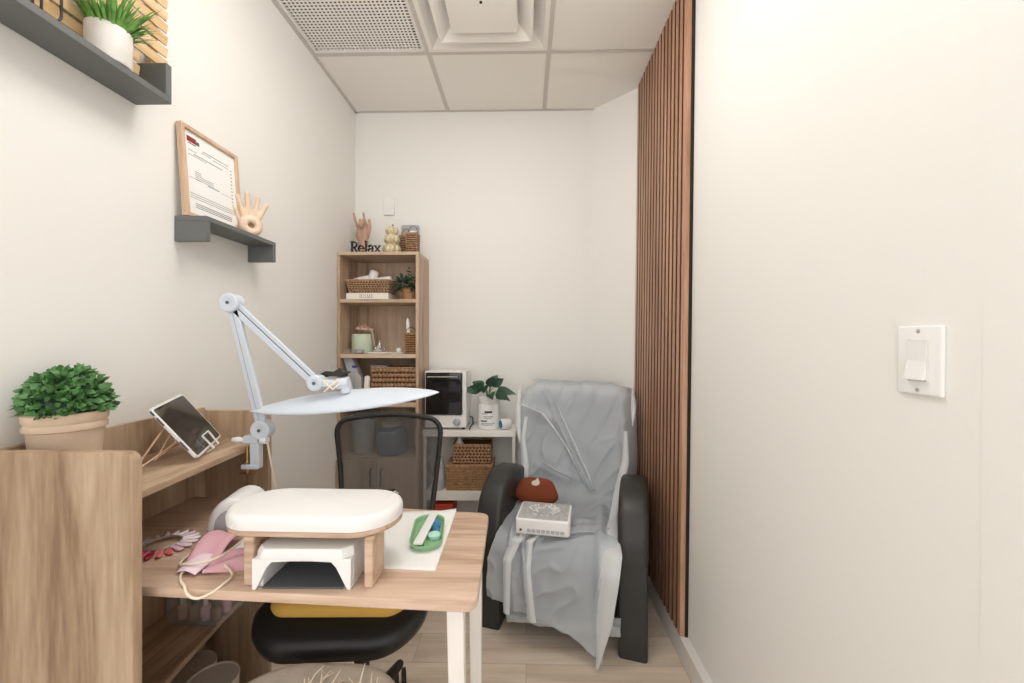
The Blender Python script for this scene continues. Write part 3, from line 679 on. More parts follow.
# ------------------------------------------------------------------ office chair
r = thing('office_chair', 'black office chair with see-through mesh back behind the nail desk', 'office chair', (-.50, 1.2, 0))
def chairpad():
    m = MB(on(-.498, 1.172, .014, math.radians(4)))
    o = rr(.45, .44, .12, 10)
    rs = []
    for k_, z in ((.55, .455), (.90, .462), (.975, .475), (1.0, .495), (.99, .512), (.93, .525), (.6, .528), (.2, .524)):
        rs.append([(x*k_, y*k_, z-.020*max(0, (-y*k_-.10)/.12)**2+.012*(abs(x*k_)/.235)**2) for x, y in o])
    m.rings(rs); return m.build('seat', M['seatb'], r, smooth=60)
chairpad()
BM = T(-.536, 1.46, -.018) @ RZ(math.radians(3)) @ Matrix.Rotation(math.radians(-8), 4, 'X')
def bx(u, v):   # backrest outline, u -1..1, v 0..1
    hwid = .162+.042*v
    return hwid*u
out = []
zb, zt = .50, .985
for i in range(7): t = i/6; out.append((-(.165+.038*t), zb+.03+(zt-.075-zb-.03)*t))
for i in range(1, 6): a = PI-PI/2*i/6; out.append((-.148+.055*math.cos(a), zt-.068+.055*math.sin(a)+.0))
for i in range(0, 9): t = -1+2*i/8; out.append((.148*t, zt-.013+.013*(1-t*t)))
for i in range(1, 6): a = PI/2-PI/2*i/6; out.append((.148+.055*math.cos(a), zt-.068+.055*math.sin(a)))
for i in range(7): t = 1-i/6; out.append(((.165+.038*t), zb+.03+(zt-.075-zb-.03)*t))
for i in range(1, 6): t = i/6; out.append((.165*(1-2*t), zb+.02))
def bend(x, z): return .028*(x/.2)**2*-1+.03*math.sin(PI*min(1, max(0, (z-.5)/.48)))
m = MB(BM); m.tube([(x, bend(x, z), z) for x, z in out], .0098, 10, True); m.build('back_frame', M['black'], r, smooth=70)
m = MB(BM)
def bm_(u, v):
    z = zb+.02+(zt-.006-zb-.02)*v
    hwid = .165+.038*min(1, v*1.15)
    if z > zt-.068: q = (z-(zt-.068))/.062; hwid = .148+.055*math.sqrt(max(0, 1-min(1, q)**2))
    x = hwid*(2*u-1)*.985; return (x, bend(x, z), z)
m.grid(bm_, 25, 30); m.build('mesh_back', M['mesh'], r, smooth=70)
m = MB(); m.tube([(-.50, 1.38, .475), (-.515, 1.53, .475), (-.53, 1.565, .56), (-.535, 1.58, .66)], .018, 10); m.build('back_bracket', M['black'], r)
m = MB(); m.tube([(-.492, 1.19, .46), (-.492, 1.19, .10)], .022, 14); m.box(-.57, -.42, 1.11, 1.41, .435, .458); m.build('gas_lift', M['black'], r)
for i in range(5):
    a = math.radians(82+72*i); d = Vector((math.cos(a), math.sin(a), 0))
    e = Vector((-.492, 1.19, 0))+d*.255
    m = MB(); m.tube([(-.492, 1.19, .115), tuple(e*.6+Vector((-.492, 1.19, 0))*.4+Vector((0, 0, .105))), (e.x, e.y, .082)], [.026, .02, .014], 8); lg = m.build('base_leg', M['black'], r)
    m = MB(T(e.x, e.y, .03) @ RZ(a+.5) @ Matrix.Rotation(PI/2, 4, 'X'))
    for s in (-.013, .013): m.lathe([(.020, s-.008), (.028, s-.007), (.028, s+.007), (.020, s+.008)], n=20)
    m.build('caster', M['black'], lg)
# mustard cushion on the seat
m = MB(on(-.50, 1.165, -.002, math.radians(3)))
o = rr(.37, .30, .06, 10); rng = random.Random(2)
rs = [[(x*k_, y*k_, z+.006*math.sin(9*x+2)*(1 if z > .54 else .35)) for x, y in o] for k_, z in ((.8, .538), (.98, .541), (1.0, .552), (.985, .563), (.9, .572), (.5, .580), (.1, .582))]
m.rings(rs); o = m.build('seat_cushion', M['yellow'], smooth=60); recentre(o); tag(o, 'mustard yellow cushion on the black office chair seat', 'cushion')

# ------------------------------------------------------------------ wall shelves and what stands on them
m = MB(); x0, x1 = XL+.0005, -.983
m.box(x0, x1, .42, 1.091, 1.907, 1.925); m.box(x0, x1, 1.074, 1.091, 1.925, 2.0125); m.box(x0, x1, .42, .438, 1.925, 2.0125)
o = recentre(m.build('wall_shelf', M['shelfg'], bevel=.0015)); tag(o, 'upper grey wall shelf with turned up ends at the top left', 'shelf')
m = MB(); m.box(x0, x1, 1.212, 1.553, 1.622, 1.638); m.box(x0, x1, 1.212, 1.228, 1.560, 1.622); m.box(x0, x1, 1.537, 1.553, 1.560, 1.622)
o = recentre(m.build('wall_shelf', M['shelfg'], bevel=.0015)); tag(o, 'lower grey wall shelf with turned down ends holding the framed certificate', 'shelf')
ZS = 1.925
r = thing('potted_grass', 'tufted green grass in a white marbled cylinder pot on the upper shelf', 'potted plant', (-1.012, .945, ZS))
m = MB(); m.lathe([(.041, 0), (.043, .003), (.043, .084), (.041, .086), (.038, .084), (.038, .072), (.004, .072)], (-1.020, .958, ZS+.0005), 32); m.build('pot', M['marble'], r)
m = MB(); rng = random.Random(9)
for i in range(300):
    a = rng.uniform(0, 2*PI); q = rng.uniform(0, .034); b = rng.uniform(.15, 1.1)
    p = (-1.020+q*math.cos(a), .958+q*math.sin(a), ZS+.07)
    if math.cos(a) < -.2 and b > .45: b = .4
    if b > .75: b = .75
    d = (math.sin(b)*math.cos(a), math.sin(b)*math.sin(a)*1.1, math.cos(b))
    m.leaf(p, d, rng.uniform(.06, .125), rng.uniform(.005, .0095), rng.uniform(.0, .25), Vector((0.2, .1, .9)), 5, .5, .5)
m.build('grass', M['grass'], r, smooth=60)
r = thing('slat_board', 'pale pine slatted board leaning on the wall behind the potted grass', 'wooden board', (-1.05, .95, ZS))
m = MB(); YA, YZ = .60, 1.157
for i in range(14):
    z = 2.07-.098+.0357*i-.03
    if z < 1.928: continue
    m.cbox((-1.058, (YA+YZ)/2 if z > 2.014 else (YA+1.072)/2, z+.012), (.005, YZ-YA if z > 2.014 else 1.072-YA, .025), Matrix.Rotation(.12, 3, 'Y'))
m.build('slats', M['pine'], r, smooth=0)
for y in (.66, .88, 1.125):
    MB().box(-1.078, -1.064, y-.010, y+.010, 1.926 if y < 1.1 else 2.016, 2.44).build('batten', M['pine'], r, bevel=.001)
r = thing('wire_stand', 'thin black wire stand on the upper shelf near the picture edge', 'wire stand', (-1.02, .80, ZS))
def loop(c, w_, h_, n=28): return [(c[0], c[1]+(y), c[2]+h_/2+z) for y, z in rr(w_, h_, .02, 5)]
m = MB(); m.tube(loop((-.996, .788, ZS+.003), .10, .16), .0025, 6, True); m.tube(loop((-1.04, .788, ZS+.003), .10, .16), .0025, 6, True)
for y in (.763, .818): m.tube([(-.996, y, ZS+.003), (-1.04, y, ZS+.003)], .0022, 6)
for y in (.788,): m.tube([(-.996, y, ZS+.003), (-.996, y, ZS+.163)], .0022, 6)
m.build('wire', M['black'], r)
# framed certificate leaning
ZS2 = 1.638
FM = T(-1.050, 1.210, ZS2+.0015) @ Matrix.Rotation(math.radians(-4), 4, 'Y') @ Matrix(((0, 0, 1, 0), (1, 0, 0, 0), (0, 1, 0, 0), (0, 0, 0, 1)))   # local x->Y, y->Z, z->X
r = thing('framed_certificate', 'framed paper certificate in a wood frame leaning on the lower wall shelf', 'picture frame', (-1.05, 1.31, ZS2))
fw, fh, ft = .243, .292, .013
m = MB(FM)
for a in ((0, ft, 0, fh), (fw-ft, fw, 0, fh), (ft, fw-ft, 0, ft), (ft, fw-ft, fh-ft, fh)): m.box(*a, -.009, .009)
m.build('frame', M['framew'], r, bevel=.0015)
m = MB(FM); m.box(ft-.003, fw-ft+.003, ft-.003, fh-ft+.003, -.006, .001); pp = m.build('paper', M['paper'], r)
m = MB(FM); m.box(.026, .062, 0.245, 0.262, -.001, .0016); m.build('red_mark', M['red'], pp)
m = MB(FM); m.box(.063, .074, 0.245, 0.257, -.001, .0016); m.box(.03, .06, 0.239, 0.242, -.001, .0016); m.build('grey_mark', M['dgrey'], pp)
m = MB(FM); rng = random.Random(4)
def dashes(x0, x1, y, h_, gap=.5):
    x = x0
    while x < x1:
        l = rng.uniform(.003, .009); m.box(x, min(x+l, x1), y, y+h_, -.001, .0015); x += l+gap*.003
dashes(.09, .20, 0.235, .0025); dashes(.08, .12, 0.228, .0018); dashes(.13, .2, 0.225, .0018); dashes(.03, .06, 0.218, .0018); dashes(.05, .17, 0.209, .0028); dashes(.028, .10, 0.203, .0016)
for k_ in range(5): dashes(.05, .055+.05*(k_ > 1)+.02, .155-.006*k_, .0018)
dashes(.026, .075, .130, .0012); dashes(.10, .15, .126, .003); dashes(.16, .215, .124, .0012)
for k_ in range(3): dashes(.026, .218, .080-.007*k_, .0016, .3)
for k_ in range(3): dashes(.045, .20, .050-.006*k_, .0024, .3)
for k_ in range(11): m.box(.208, .213, .222-.0125*k_, .226-.0125*k_, -.001, .0015)
m.build('print', M['ink'], pp, smooth=0)

def hand(mt, fingers, palm, mtl, name, label, loc, cat='hand figure', vox=.003, extra=None):
    m = MB(mt)
    for c, rad in palm: m.ell(c, rad, None, 14, 9)
    for pts, r0 in fingers:
        m.tube(pts, [r0, r0*.95, r0*.88][:len(pts)] if len(pts) <= 3 else [r0]*len(pts), 10)
        for q, p in enumerate(pts): m.ell(p, (r0*(1-.05*q),)*3, None, 10, 7)
    o = m.build(name, mtl, remesh=vox)
    return o
# open wooden hand with ring vase
HM = T(-1.022, 1.467, ZS2+.0005) @ RZ(math.radians(-42)) @ Matrix(((0, 0, 1, 0), (1, 0, 0, 0), (0, 1, 0, 0), (0, 0, 0, 1)))
r = thing('hand_ornament', 'pale wooden open hand ornament with a ring in its palm on the shelf', 'ornament', (-1.022, 1.467, ZS2))
fs = []
for x, a, L, r0 in ((.028, -24, .056, .0095), (.012, -9, .074, .010), (-.005, 4, .080, .0102), (-.021, 17, .068, .0096)):
    d = Vector((-math.sin(math.radians(a)), math.cos(math.radians(a)), 0)); b = Vector((x, .078, -.012))
    fs.append(([b, b+d*L*.5, b+d*L+Vector((0, 0, .006))], r0))
fs.append(([Vector((-.028, .045, -.008)), Vector((-.042, .07, -.004)), Vector((-.050, .094, .004))], .0085))
fs.append(([Vector((0, .03, -.012)), Vector((0, .012, -.012))], .022))
o = hand(HM, fs, [((0, .055, -.012), (.036, .036, .013)), ((0, .008, -.012), (.030, .009, .016))], M['pale'], 'hand', '', None); 
o.parent = r; o.data.transform(Matrix.Translation(-Vector(r.location)))
m = MB(HM); pts = [(.033*.72*math.cos(t)-.004, .036+.033*.72*math.sin(t)+.002, .016) for t in [2*PI*i/28 for i in range(28)]]
m.tube(pts, .0145, 12, True); m.build('ring', M['pale'], r, smooth=70)

# ------------------------------------------------------------------ bookcase
r = thing('bookcase', 'tall narrow oak bookcase with two low doors in the back left corner', 'bookcase', (-.84, 2.39, 0))
BX0, BX1, BY0, BY1 = XL+.0025, -.613, 2.27, 2.515; tk = .017
MB().box(BX0, BX0+tk, BY0, BY1, 0, 1.745).build('side_panel', M['caseo'], r, bevel=.001)
MB().box(BX1-tk, BX1, BY0, BY1, 0, 1.745).build('side_panel', M['caseo'], r, bevel=.001)
MB().box(BX0, BX1, BY0-.002, BY1, 1.745, 1.763).build('top_panel', M['casex'], r, bevel=.001)
MB().box(BX0+tk, BX1-tk, BY1-.008, BY1, .05, 1.745).build('back_panel', M['caseo'], r)
for z, t_ in ((1.493, .02), (1.179, .024), (.899, .024), (.585, .02), (.07, .02)):
    MB().box(BX0+tk, BX1-tk, BY0+.003, BY1-.008, z-t_, z).build('shelf', M['casex'], r, bevel=.001)
MB().box(BX0+tk, BX1-tk, BY0+.02, BY0+.034, 0, .05).build('plinth', M['caseo'], r)
xm = (BX0+BX1)/2
for s in (0, 1):
    xa, xb = (BX0+.002, xm-.0015) if s == 0 else (xm+.0015, BX1-.002)
    d = MB().box(xa, xb, BY0-.018, BY0-.001, .06, .575).build('door', M['caseo'], r, bevel=.0015)
    hxp = xm-.03 if s == 0 else xm+.03
    m = MB(); m.tube([(hxp, BY0-.018, .53), (hxp, BY0-.04, .525), (hxp+.004, BY0-.044, .48), (hxp, BY0-.04, .435), (hxp, BY0-.018, .43)], .005, 8); m.build('handle', M['black'], d)

def basket(name, label, x0, x1, y0, y1, z0, z1, rows, n, mt, core, rot=0, taper=.0, group=None, cat='basket', open_=True):
    c = Vector(((x0+x1)/2, (y0+y1)/2, z0)); r = thing(name, label, cat, c, 0, group)
    L = T(*c) @ RZ(rot); wx, wy, h = (x1-x0)/2, (y1-y0)/2, z1-z0
    m = MB(L); t = .006
    k0 = 1-taper
    def ring_(f, z, k): return [(a*(wx-f)*k, b*(wy-f)*k, z) for a, b in ((-1, -1), (1, -1), (1, 1), (-1, 1))]
    m.rings([ring_(t*.6, 0, k0), ring_(t*.6, h-.002, 1), ring_(t*1.6, h-.002, 1), ring_(t*1.6, .006, k0)]); m.build('core', core, r, smooth=0)
    m = MB(L); rh = h/rows; 
    for j in range(rows):
        z = rh*(j+.5); k = k0+(1-k0)*z/h
        for sx, sy, ax in ((0, -1, 'x'), (0, 1, 'x'), (-1, 0, 'y'), (1, 0, 'y')):
            half = (wx if ax == 'x' else wy)*k; nn = max(3, int(n*(half/wx))); st = 2*half/nn
            for i in range(nn):
                p = -half+st*(i+.5); ang = (.5 if j % 2 else -.5)
                if ax == 'x': m.ell((p, sy*(wy*k-t*.5), z), (st*.62, t*.8, rh*.36), Matrix.Rotation(ang, 3, 'Y'), 6, 4)
                else: m.ell((sx*(wx*k-t*.5), p, z), (t*.8, st*.62, rh*.36), Matrix.Rotation(ang, 3, 'X'), 6, 4)
    m.build('weave', mt, r, smooth=70)
    if open_:
        m = MB(L); m.tube([(a*(wx-t*.6), b*(wy-t*.6), h) for a, b in ((-1, -1), (0, -1), (1, -1), (1, 0), (1, 1), (0, 1), (-1, 1), (-1, 0))], t*.8, 6, True); m.build('rim', mt, r)
    return r, L, (wx, wy, h)
# --- on top of the bookcase
ZB = 1.7635
def strokes(mb, segs, wd, dep, sc, ox, oz, mt):
    for s_ in segs:
        pts, w_ = s_[0], s_[1]
        for a, b in zip(pts[:-1], pts[1:]):
            a = Vector((ox+a[0]*sc, 0, oz+a[1]*sc)); b = Vector((ox+b[0]*sc, 0, oz+b[1]*sc)); d = (b-a).normalized()*w_*sc*.25
            mb.bar(mt @ (a-d), mt @ (b+d), dep, w_*sc*.8, mt.to_3x3() @ Vector((0, 1, 0)) if False else (mt.to_3x3() @ (Vector((d.z, 0, -d.x)))))
def arc(cx_, cy_, rx, ry, a0, a1, n=12): return [(cx_+rx*math.cos(math.radians(a0+(a1-a0)*i/n)), cy_+ry*math.sin(math.radians(a0+(a1-a0)*i/n))) for i in range(n+1)]
GL = {
 'R': (.72, [([(.14, 0), (.14, 1)], .17), ([(0, .03), (.30, .03)], .06), ([(0, .97), (.30, .97)], .06), ([(.14, .97), (.36, .97)]+arc(.36, .73, .22, .24, 90, -90)+[(.14, .49)], .10), ([(.34, .48), (.62, .03)], .16), ([(.54, .03), (.76, .03)], .06)]),
 'e': (.56, [(arc(.27, .33, .24, .31, 0, 320, 20), .11), ([(.05, .36), (.50, .36)], .06)]),
 'l': (.34, [([(.16, 0), (.16, 1.05)], .15), ([(.02, .03), (.30, .03)], .06), ([(.03, 1.03), (.16, 1.03)], .06)]),
 'a': (.58, [(arc(.25, .45, .19, .19, 160, 0, 10)+[(.44, .08), (.55, .04)], .13), (arc(.24, .19, .19, .16, 60, 330, 14), .11), ([(.26, .36), (.44, .36)], .07)]),
 'x': (.62, [([(.07, .60), (.54, .03)], .15), ([(.52, .60), (.08, .03)], .06), ([(-.01, .61), (.21, .61)], .06), ([(.40, .61), (.60, .61)], .06), ([(-.01, .03), (.2, .03)], .06), ([(.39, .03), (.63, .03)], .06)]),
 'H': (.86, [([(.14, 0), (.14, 1)], .13), ([(.64, 0), (.64, 1)], .13), ([(.14, .5), (.64, .5)], .06), ([(.02, .03), (.27, .03)], .06), ([(.02, .97), (.27, .97)], .06), ([(.52, .03), (.77, .03)], .06), ([(.52, .97), (.77, .97)], .06)]),
 'O': (.92, [(arc(.40, .5, .36, .46, 0, 360, 28), .09)]),
 'M': (1.08, [([(.12, 0), (.12, 1)], .06), ([(.12, .98), (.48, .06)], .12), ([(.48, .06), (.82, .98)], .06), ([(.84, 0), (.84, 1)], .13), ([(.02, .03), (.24, .03)], .06), ([(.70, .03), (.96, .03)], .06)]),
 'E': (.70, [([(.14, 0), (.14, 1)], .13), ([(.02, .03), (.56, .03), (.58, .25)], .06), ([(.02, .97), (.54, .97), (.56, .78)], .06), ([(.14, .52), (.42, .52)], .06), ([(.42, .42), (.42, .62)], .05)])}
def word(mb, txt, sc, dep, mt, track=0):
    x = 0
    for ch in txt:
        wd, segs = GL[ch]; strokes(mb, segs, 0, dep, sc, x, 0, mt); x += (wd+track)*sc
    return x
r = thing('word_sign', 'dark standing Relax word sign on top of the bookcase', 'sign', (-.945, 2.31, ZB))
m = MB(); word(m, 'Relax', .063, .014, T(-1.022, 2.31, ZB+.0042)); m.build('letters', M['inkd'], r, smooth=0)
MB().box(-1.028, -.848, 2.298, 2.322, ZB+.0003, ZB+.0045).build('base', M['oat'], r)
# mannequin hand with raised index and little finger
HM = T(-.985, 2.40, ZB+.0005) @ Matrix(((1.05, 0, 0, 0), (0, 0, -1.05, 0), (0, 1.09, 0, 0), (0, 0, 0, 1)))   # local x->X, y->Z, z->-Y
r = thing('mannequin_hand', 'pinkish wooden mannequin hand with two fingers raised behind the word sign', 'hand figure', (-.985, 2.40, ZB))
fs = [([Vector((-.034, .165, 0)), Vector((-.046, .20, 0)), Vector((-.054, .238, 0))], .0085),
      ([Vector((.022, .168, 0)), Vector((.010, .205, .004)), Vector((.002, .240, 0))], .008),
      ([Vector((-.014, .168, 0)), Vector((-.012, .198, .014)), Vector((-.006, .178, .034)), Vector((-.004, .160, .026))], .0095),
      ([Vector((.006, .168, 0)), Vector((.006, .195, .018)), Vector((.008, .172, .036)), Vector((.006, .158, .028))], .0095),
      ([Vector((.034, .120, .008)), Vector((.046, .16, .016)), Vector((.044, .195, .02))], .0095),
      ([Vector((0, .075, 0)), Vector((0, .0, 0))], .024)]
o = hand(HM, fs, [((-.004, .125, 0), (.042, .052, .018)), ((0, .075, 0), (.03, .03, .02)), ((0, .006, 0), (.03, .006, .026))], M['handw'], 'hand', '', None, vox=.0035)
o.parent = r; o.data.transform(Matrix.Translation(-Vector(r.location)))
# three stacked gold pumpkins
r = thing('pumpkin_stack', 'gold ornament of three stacked pumpkins on top of the bookcase', 'ornament', (-.796, 2.36, ZB))
z = ZB+.0005
for rad, h_ in ((.055, .066), (.048, .060), (.040, .050)):
    m = MB(); prof = [(rad*.30, .004), (rad*.62, 0), (rad*.9, h_*.22), (rad*.98, h_*.5), (rad*.86, h_*.8), (rad*.5, h_*.98), (rad*.12, h_*.94)]
    rs = []
    for a, b in prof: rs.append([(-.796+a*(1-.13*abs(math.cos(4*t))**6*1.0)*math.cos(t), 2.36+a*(1-.13*abs(math.cos(4*t))**6)*math.sin(t), z+b) for t in [2*PI*j/64 for j in range(64)]])
    m.rings(rs); m.build('pumpkin', M['goldp'], r, smooth=70); z += h_*.93
m = MB(); m.tube([(-.796, 2.36, z-.004), (-.794, 2.36, z+.008), (-.788, 2.36, z+.016)], [.006, .004, .005], 8); m.build('stem', M['dgrey'], r)
# two wicker bags
for q, (bx0, bx1, by, lb) in enumerate(((-.775, -.705, 2.455, 'small wicker bag with arched handle behind the gold pumpkin stack'), (-.700, -.632, 2.345, 'small wicker bag with wire handle at the front right bookcase top edge'))):
    hgt = .13 if q == 0 else .118
    rb, L, (wx, wy, h) = basket('wicker_bag', lb, bx0, bx1, by-.035, by+.035, ZB+.0005, ZB+hgt, 9, 8, M['wickl'], M['wickd'], 0, .06, 'wicker bags on the bookcase', 'basket')
    m = MB(L); m.tube([(-wx*.85, 0, h-.004)]+[(wx*.85*math.cos(t), 0, h+.05*math.sin(t)) for t in [PI-PI*i/14 for i in range(15)]]+[(wx*.85, 0, h-.004)], .004 if q == 0 else .002, 6)
    m.build('handle', M['wickl'] if q == 0 else M['dgrey'], rb)
    if q == 1:
        m = MB(L); m.ell((0, 0, h+.004), (wx*.75, wy*.7, .016)); o = recentre(m.build('tissue', M['towel'])); tag(o, 'white tissue filling inside the front wicker bag', 'tissue')
m = MB()
def ribbon(u, v):
    t = v; x = -.765+.13*t; z_ = 1.945+.018*math.sin(PI*t*1.1)-.006*t; return (x, 2.47+.03*(u-.5), z_-.03*u+.004*math.sin(12*t))
m.grid(ribbon, 6, 24); o = recentre(m.build('ribbon_bow', M['grey'], solid=.004)); 
bpy.data.objects.remove(o)
# grey round box behind the bags
r = thing('gift_box', 'pale grey box with lid standing behind the wicker bags', 'box', (-.70, 2.485, ZB))
m = MB(); m.slab(rr(.105, .042, .018), 0, .20, .003, T(-.725, 2.496, ZB+.0005)); m.build('body', M['grey'], r)
m = MB(); m.slab(rr(.110, .046, .02), .185, .212, .004, T(-.725, 2.496, ZB+.0005)); m.build('lid', M['grey'], r)

# --- first shelf: HOME book, towel basket, small plant
ZA = 1.4935
r = thing('book', 'ivory book with HOME on its spine lying under the towel basket', 'book', (-.92, 2.38, ZA))
m = MB(); m.box(-1.042, -.795, 2.295, 2.50, ZA+.0003, ZA+.037); m.build('cover', M['oat'], r, bevel=.002)
m = MB(); wlen = word(m, 'HOME', .021, .001, T(-.963, 2.2946, ZA+.008), .12); m.build('title', M['ink'], r, smooth=0)
rb, L, (wx, wy, h) = basket('towel_basket', 'grey brown woven basket of rolled white towels on the book', -1.05, -.795, 2.31, 2.47, ZA+.0375, ZA+.115, 6, 16, M['wickl'], M['wickd'], 0, .10)
for k_, (xx, zz, rt, L_, ang, tl) in enumerate(((-.985, ZA+.122, .024, .10, .2, 'left'), (-.925, ZA+.125, .026, .12, 1.25, 'middle'), (-.865, ZA+.118, .024, .12, .15, 'right'))):
    lb = {'left': 'small rolled white towel at the left of the basket', 'middle': 'white towel roll standing up in the middle of the basket', 'right': 'white towel roll lying at the right of the basket'}[tl]
    m = MB(T(xx, 2.385, zz) @ Matrix.Rotation(-ang, 4, 'Y') @ Matrix.Rotation(PI/2, 4, 'Y'))
    m.lathe([(rt*.15, -L_/2+.004), (rt*.6, -L_/2), (rt, -L_/2+.008), (rt*1.03, 0), (rt, L_/2-.008), (rt*.6, L_/2), (rt*.15, L_/2-.004)], n=20)
    o = recentre(m.build('rolled_towel', M['towel'], smooth=60)); tag(o, lb, 'towel', 'rolled towels in the basket')
r = thing('potted_plant', 'small leafy green plant in a round woven pot on the top bookcase shelf', 'potted plant', (-.70, 2.385, ZA))
m = MB(); m.lathe([(.036, 0), (.042, .01), (.043, .06), (.038, .072), (.034, .07), (.03, .06), (.004, .06)], (-.692, 2.36, ZA+.0005), 24); m.build('pot', M['wicko'], r)
m = MB(); rng = random.Random(12)
for i in range(150):
    a = rng.uniform(0, 2*PI); e = rng.uniform(-.5, 1.3); p = Vector((-.712, 2.345, ZA+.085))
    d = Vector((math.cos(a)*math.cos(e), math.sin(a)*math.cos(e), math.sin(e)*.9)); q = p+d*rng.uniform(.02, .062)
    if q.x > -.660: q.x = -.662; d.x = -abs(d.x)
    m.leaf(q, d, rng.uniform(.022, .036), rng.uniform(.014, .022), .3, Vector((0, -.5, .8)), 3, .2, .7)
for (dx, dz) in ((.03, .1), (.02, .13)):
    for k_ in range(6):
        m.leaf((-.703+dx*k_/6, 2.36, ZA+.08+dz*k_/6), (rng.choice((-1, 1))*.8, rng.uniform(-.5, .5), .5), .026, .013, .1, Vector((0, -.6, .6)), 3, .2, .7)
m.build('foliage', M['leafd'], r, smooth=60)

# --- second shelf
ZC = 1.1795
r = thing('flower_box', 'pale mint round pot of peach dried flowers on the second bookcase shelf', 'flower pot', (-.975, 2.36, ZC))
m = MB(); m.lathe([(.060, 0), (.062, .003), (.062, .112), (.060, .114), (.057, .112), (.056, .09), (.004, .09)], (-.975, 2.37, ZC+.0005), 32); m.build('pot', M['mint'], r)
m = MB(); rng = random.Random(21)
for i in range(15):
    a = rng.uniform(0, 2*PI); q = rng.uniform(0, .062); c = Vector((-.972+q*math.cos(a), 2.37+q*math.sin(a), ZC+.132+.030*(1-q/.06)))
    for k_ in range(9):
        b = 2*PI*k_/9; m.leaf(c, (math.cos(b), math.sin(b), .6), .026, .019, .2, Vector((0, 0, 1)), 3, .3, .8)
    m.ell(c, (.017, .017, .011), None, 8, 5)
for t in ((-.01, .17), (.025, .175)):
    m.tube([(-.985+t[0], 2.36, ZC+.13), (-.98+t[0]+.004, 2.355, ZC+t[1])], .003, 5)
for k_ in range(6): m.leaf((-.915+.002*k_, 2.345, ZC+.13-.014*k_), (.6, -.3, -.6), .026, .013, .1, Vector((0, 0, 1)), 3, .3, .8)
m.build('flowers', M['peach'], r, smooth=60)
r = thing('glass_bell', 'clear glass jar with white sugar-like filling beside the mint flower pot', 'jar', (-.862, 2.34, ZC))
m = MB(); m.lathe([(.036, 0), (.04, .004), (.034, .012), (.012, .04), (.006, .055), (.009, .062), (.002, .07)], (-.862, 2.34, ZC+.0085), 20); m.build('cover', M['silver'], r)
for k_ in range(6): 
    a = 2*PI*k_/6; m = MB(); m.ell((-.862+.03*math.cos(a), 2.34+.03*math.sin(a), ZC+.022+.006*(k_ % 3)), (.008, .008, .012)); m.build('bead', M['chrome'], r)
m = MB(); m.slab(rr(.12, .09, .006), 0, .008, .002, T(-.862, 2.345, ZC+.0003)); m.build('tray', M['white'], r)
r = thing('ring_dish', 'little white dish with a white knob beside the candle basket', 'dish', (-.757, 2.335, ZC))
m = MB(); m.slab(rr(.085, .07, .03, 8), 0, .007, .003, T(-.757, 2.325, ZC+.0003)); m.build('saucer', M['white'], r)
m = MB(); m.ell((-.745, 2.325, ZC+.020), (.016, .014, .013)); m.build('knob', M['white'], r)
for q, (xx, lb) in enumerate(((-1.028, 'small glass cube holder at the far left of the second bookcase shelf'),)):
    o = recentre(MB().box(xx-.022, xx+.022, 2.288, 2.32, ZC+.0003, ZC+.028).build('glass_cube', M['clear'], bevel=.003)); tag(o, lb, 'glass holder')
r = thing('tealight', 'little glass tealight in front of the mint flower pot', 'candle', (-.975, 2.29, ZC))
m = MB(); m.lathe([(.014, 0), (.024, .006), (.028, .024), (.025, .025), (.021, .008), (.003, .005)], (-.965, 2.30, ZC+.0005), 20); m.build('holder', M['grey'], r)
m = MB(); m.lathe([(.018, .006), (.019, .014), (.003, .015)], (-.965, 2.30, ZC+.0005), 16); m.build('wax', M['white'], r)
rb, L, (wx, wy, h) = basket('candle_basket', 'small tall woven basket with wire handle on the second bookcase shelf', -.704, -.638, 2.30, 2.37, ZC+.0005, ZC+.118, 9, 8, M['wicko'], M['wickd'], 0, .04)
m = MB(L); m.tube([(wx*.95*math.cos(t), -.01, h+.035*math.sin(t)) for t in [PI-PI*i/12 for i in range(13)]], .0025, 6); m.build('handle', M['dgrey'], rb)
for q, (xx, hh, an, lb) in enumerate(((-.685, .20, -.06, 'cream taper standing upright in the small tall basket'), (-.655, .19, .22, 'cream taper leaning right in the small tall basket'))):
    m = MB(T(xx, 2.335, ZC+.03) @ Matrix.Rotation(an, 4, 'Y')); m.lathe([(.011, 0), (.011, hh-.05), (.006, hh-.03), (.001, hh-.02)], n=12); o = recentre(m.build('taper_candle', M['oat'])); tag(o, lb, 'candle', 'tapers in the basket')

# --- third shelf: wax device, two rollers, wide woven basket
ZD = .8995
r = thing('sealing_machine', 'grey white curved device with a blue oval badge on the third bookcase shelf', 'device', (-1.0, 2.36, ZD))
prof = [(-.06, 0), (.03, 0), (.012, .10), (-.02, .19), (-.055, .258), (-.115, .258), (-.085, .17), (-.068, .08)]
m = MB(); m.slab([(-.965+x*.85, z+ZD+.0005) for x, z in prof], 2.30, 2.36, .004, MXZ); m.build('body', M['grey'], r)
m = MB(T(-.992, 2.2995, ZD+.205) @ Matrix.Rotation(PI/2, 4, 'X')); m.lathe([(.001, 0), (1, 0), (.98, .12), (.001, .12)], n=24, mtx=Matrix.Diagonal((.019, .0085, .012, 1))); m.build('badge', M['blue'], r)
m = MB(); m.slab([(-.985, ZD+.001), (-.945, ZD+.001), (-.953, ZD+.15), (-.985, ZD+.17)], 2.292, 2.30, .001, MXZ); m.build('front_plate', M['silver'], r)
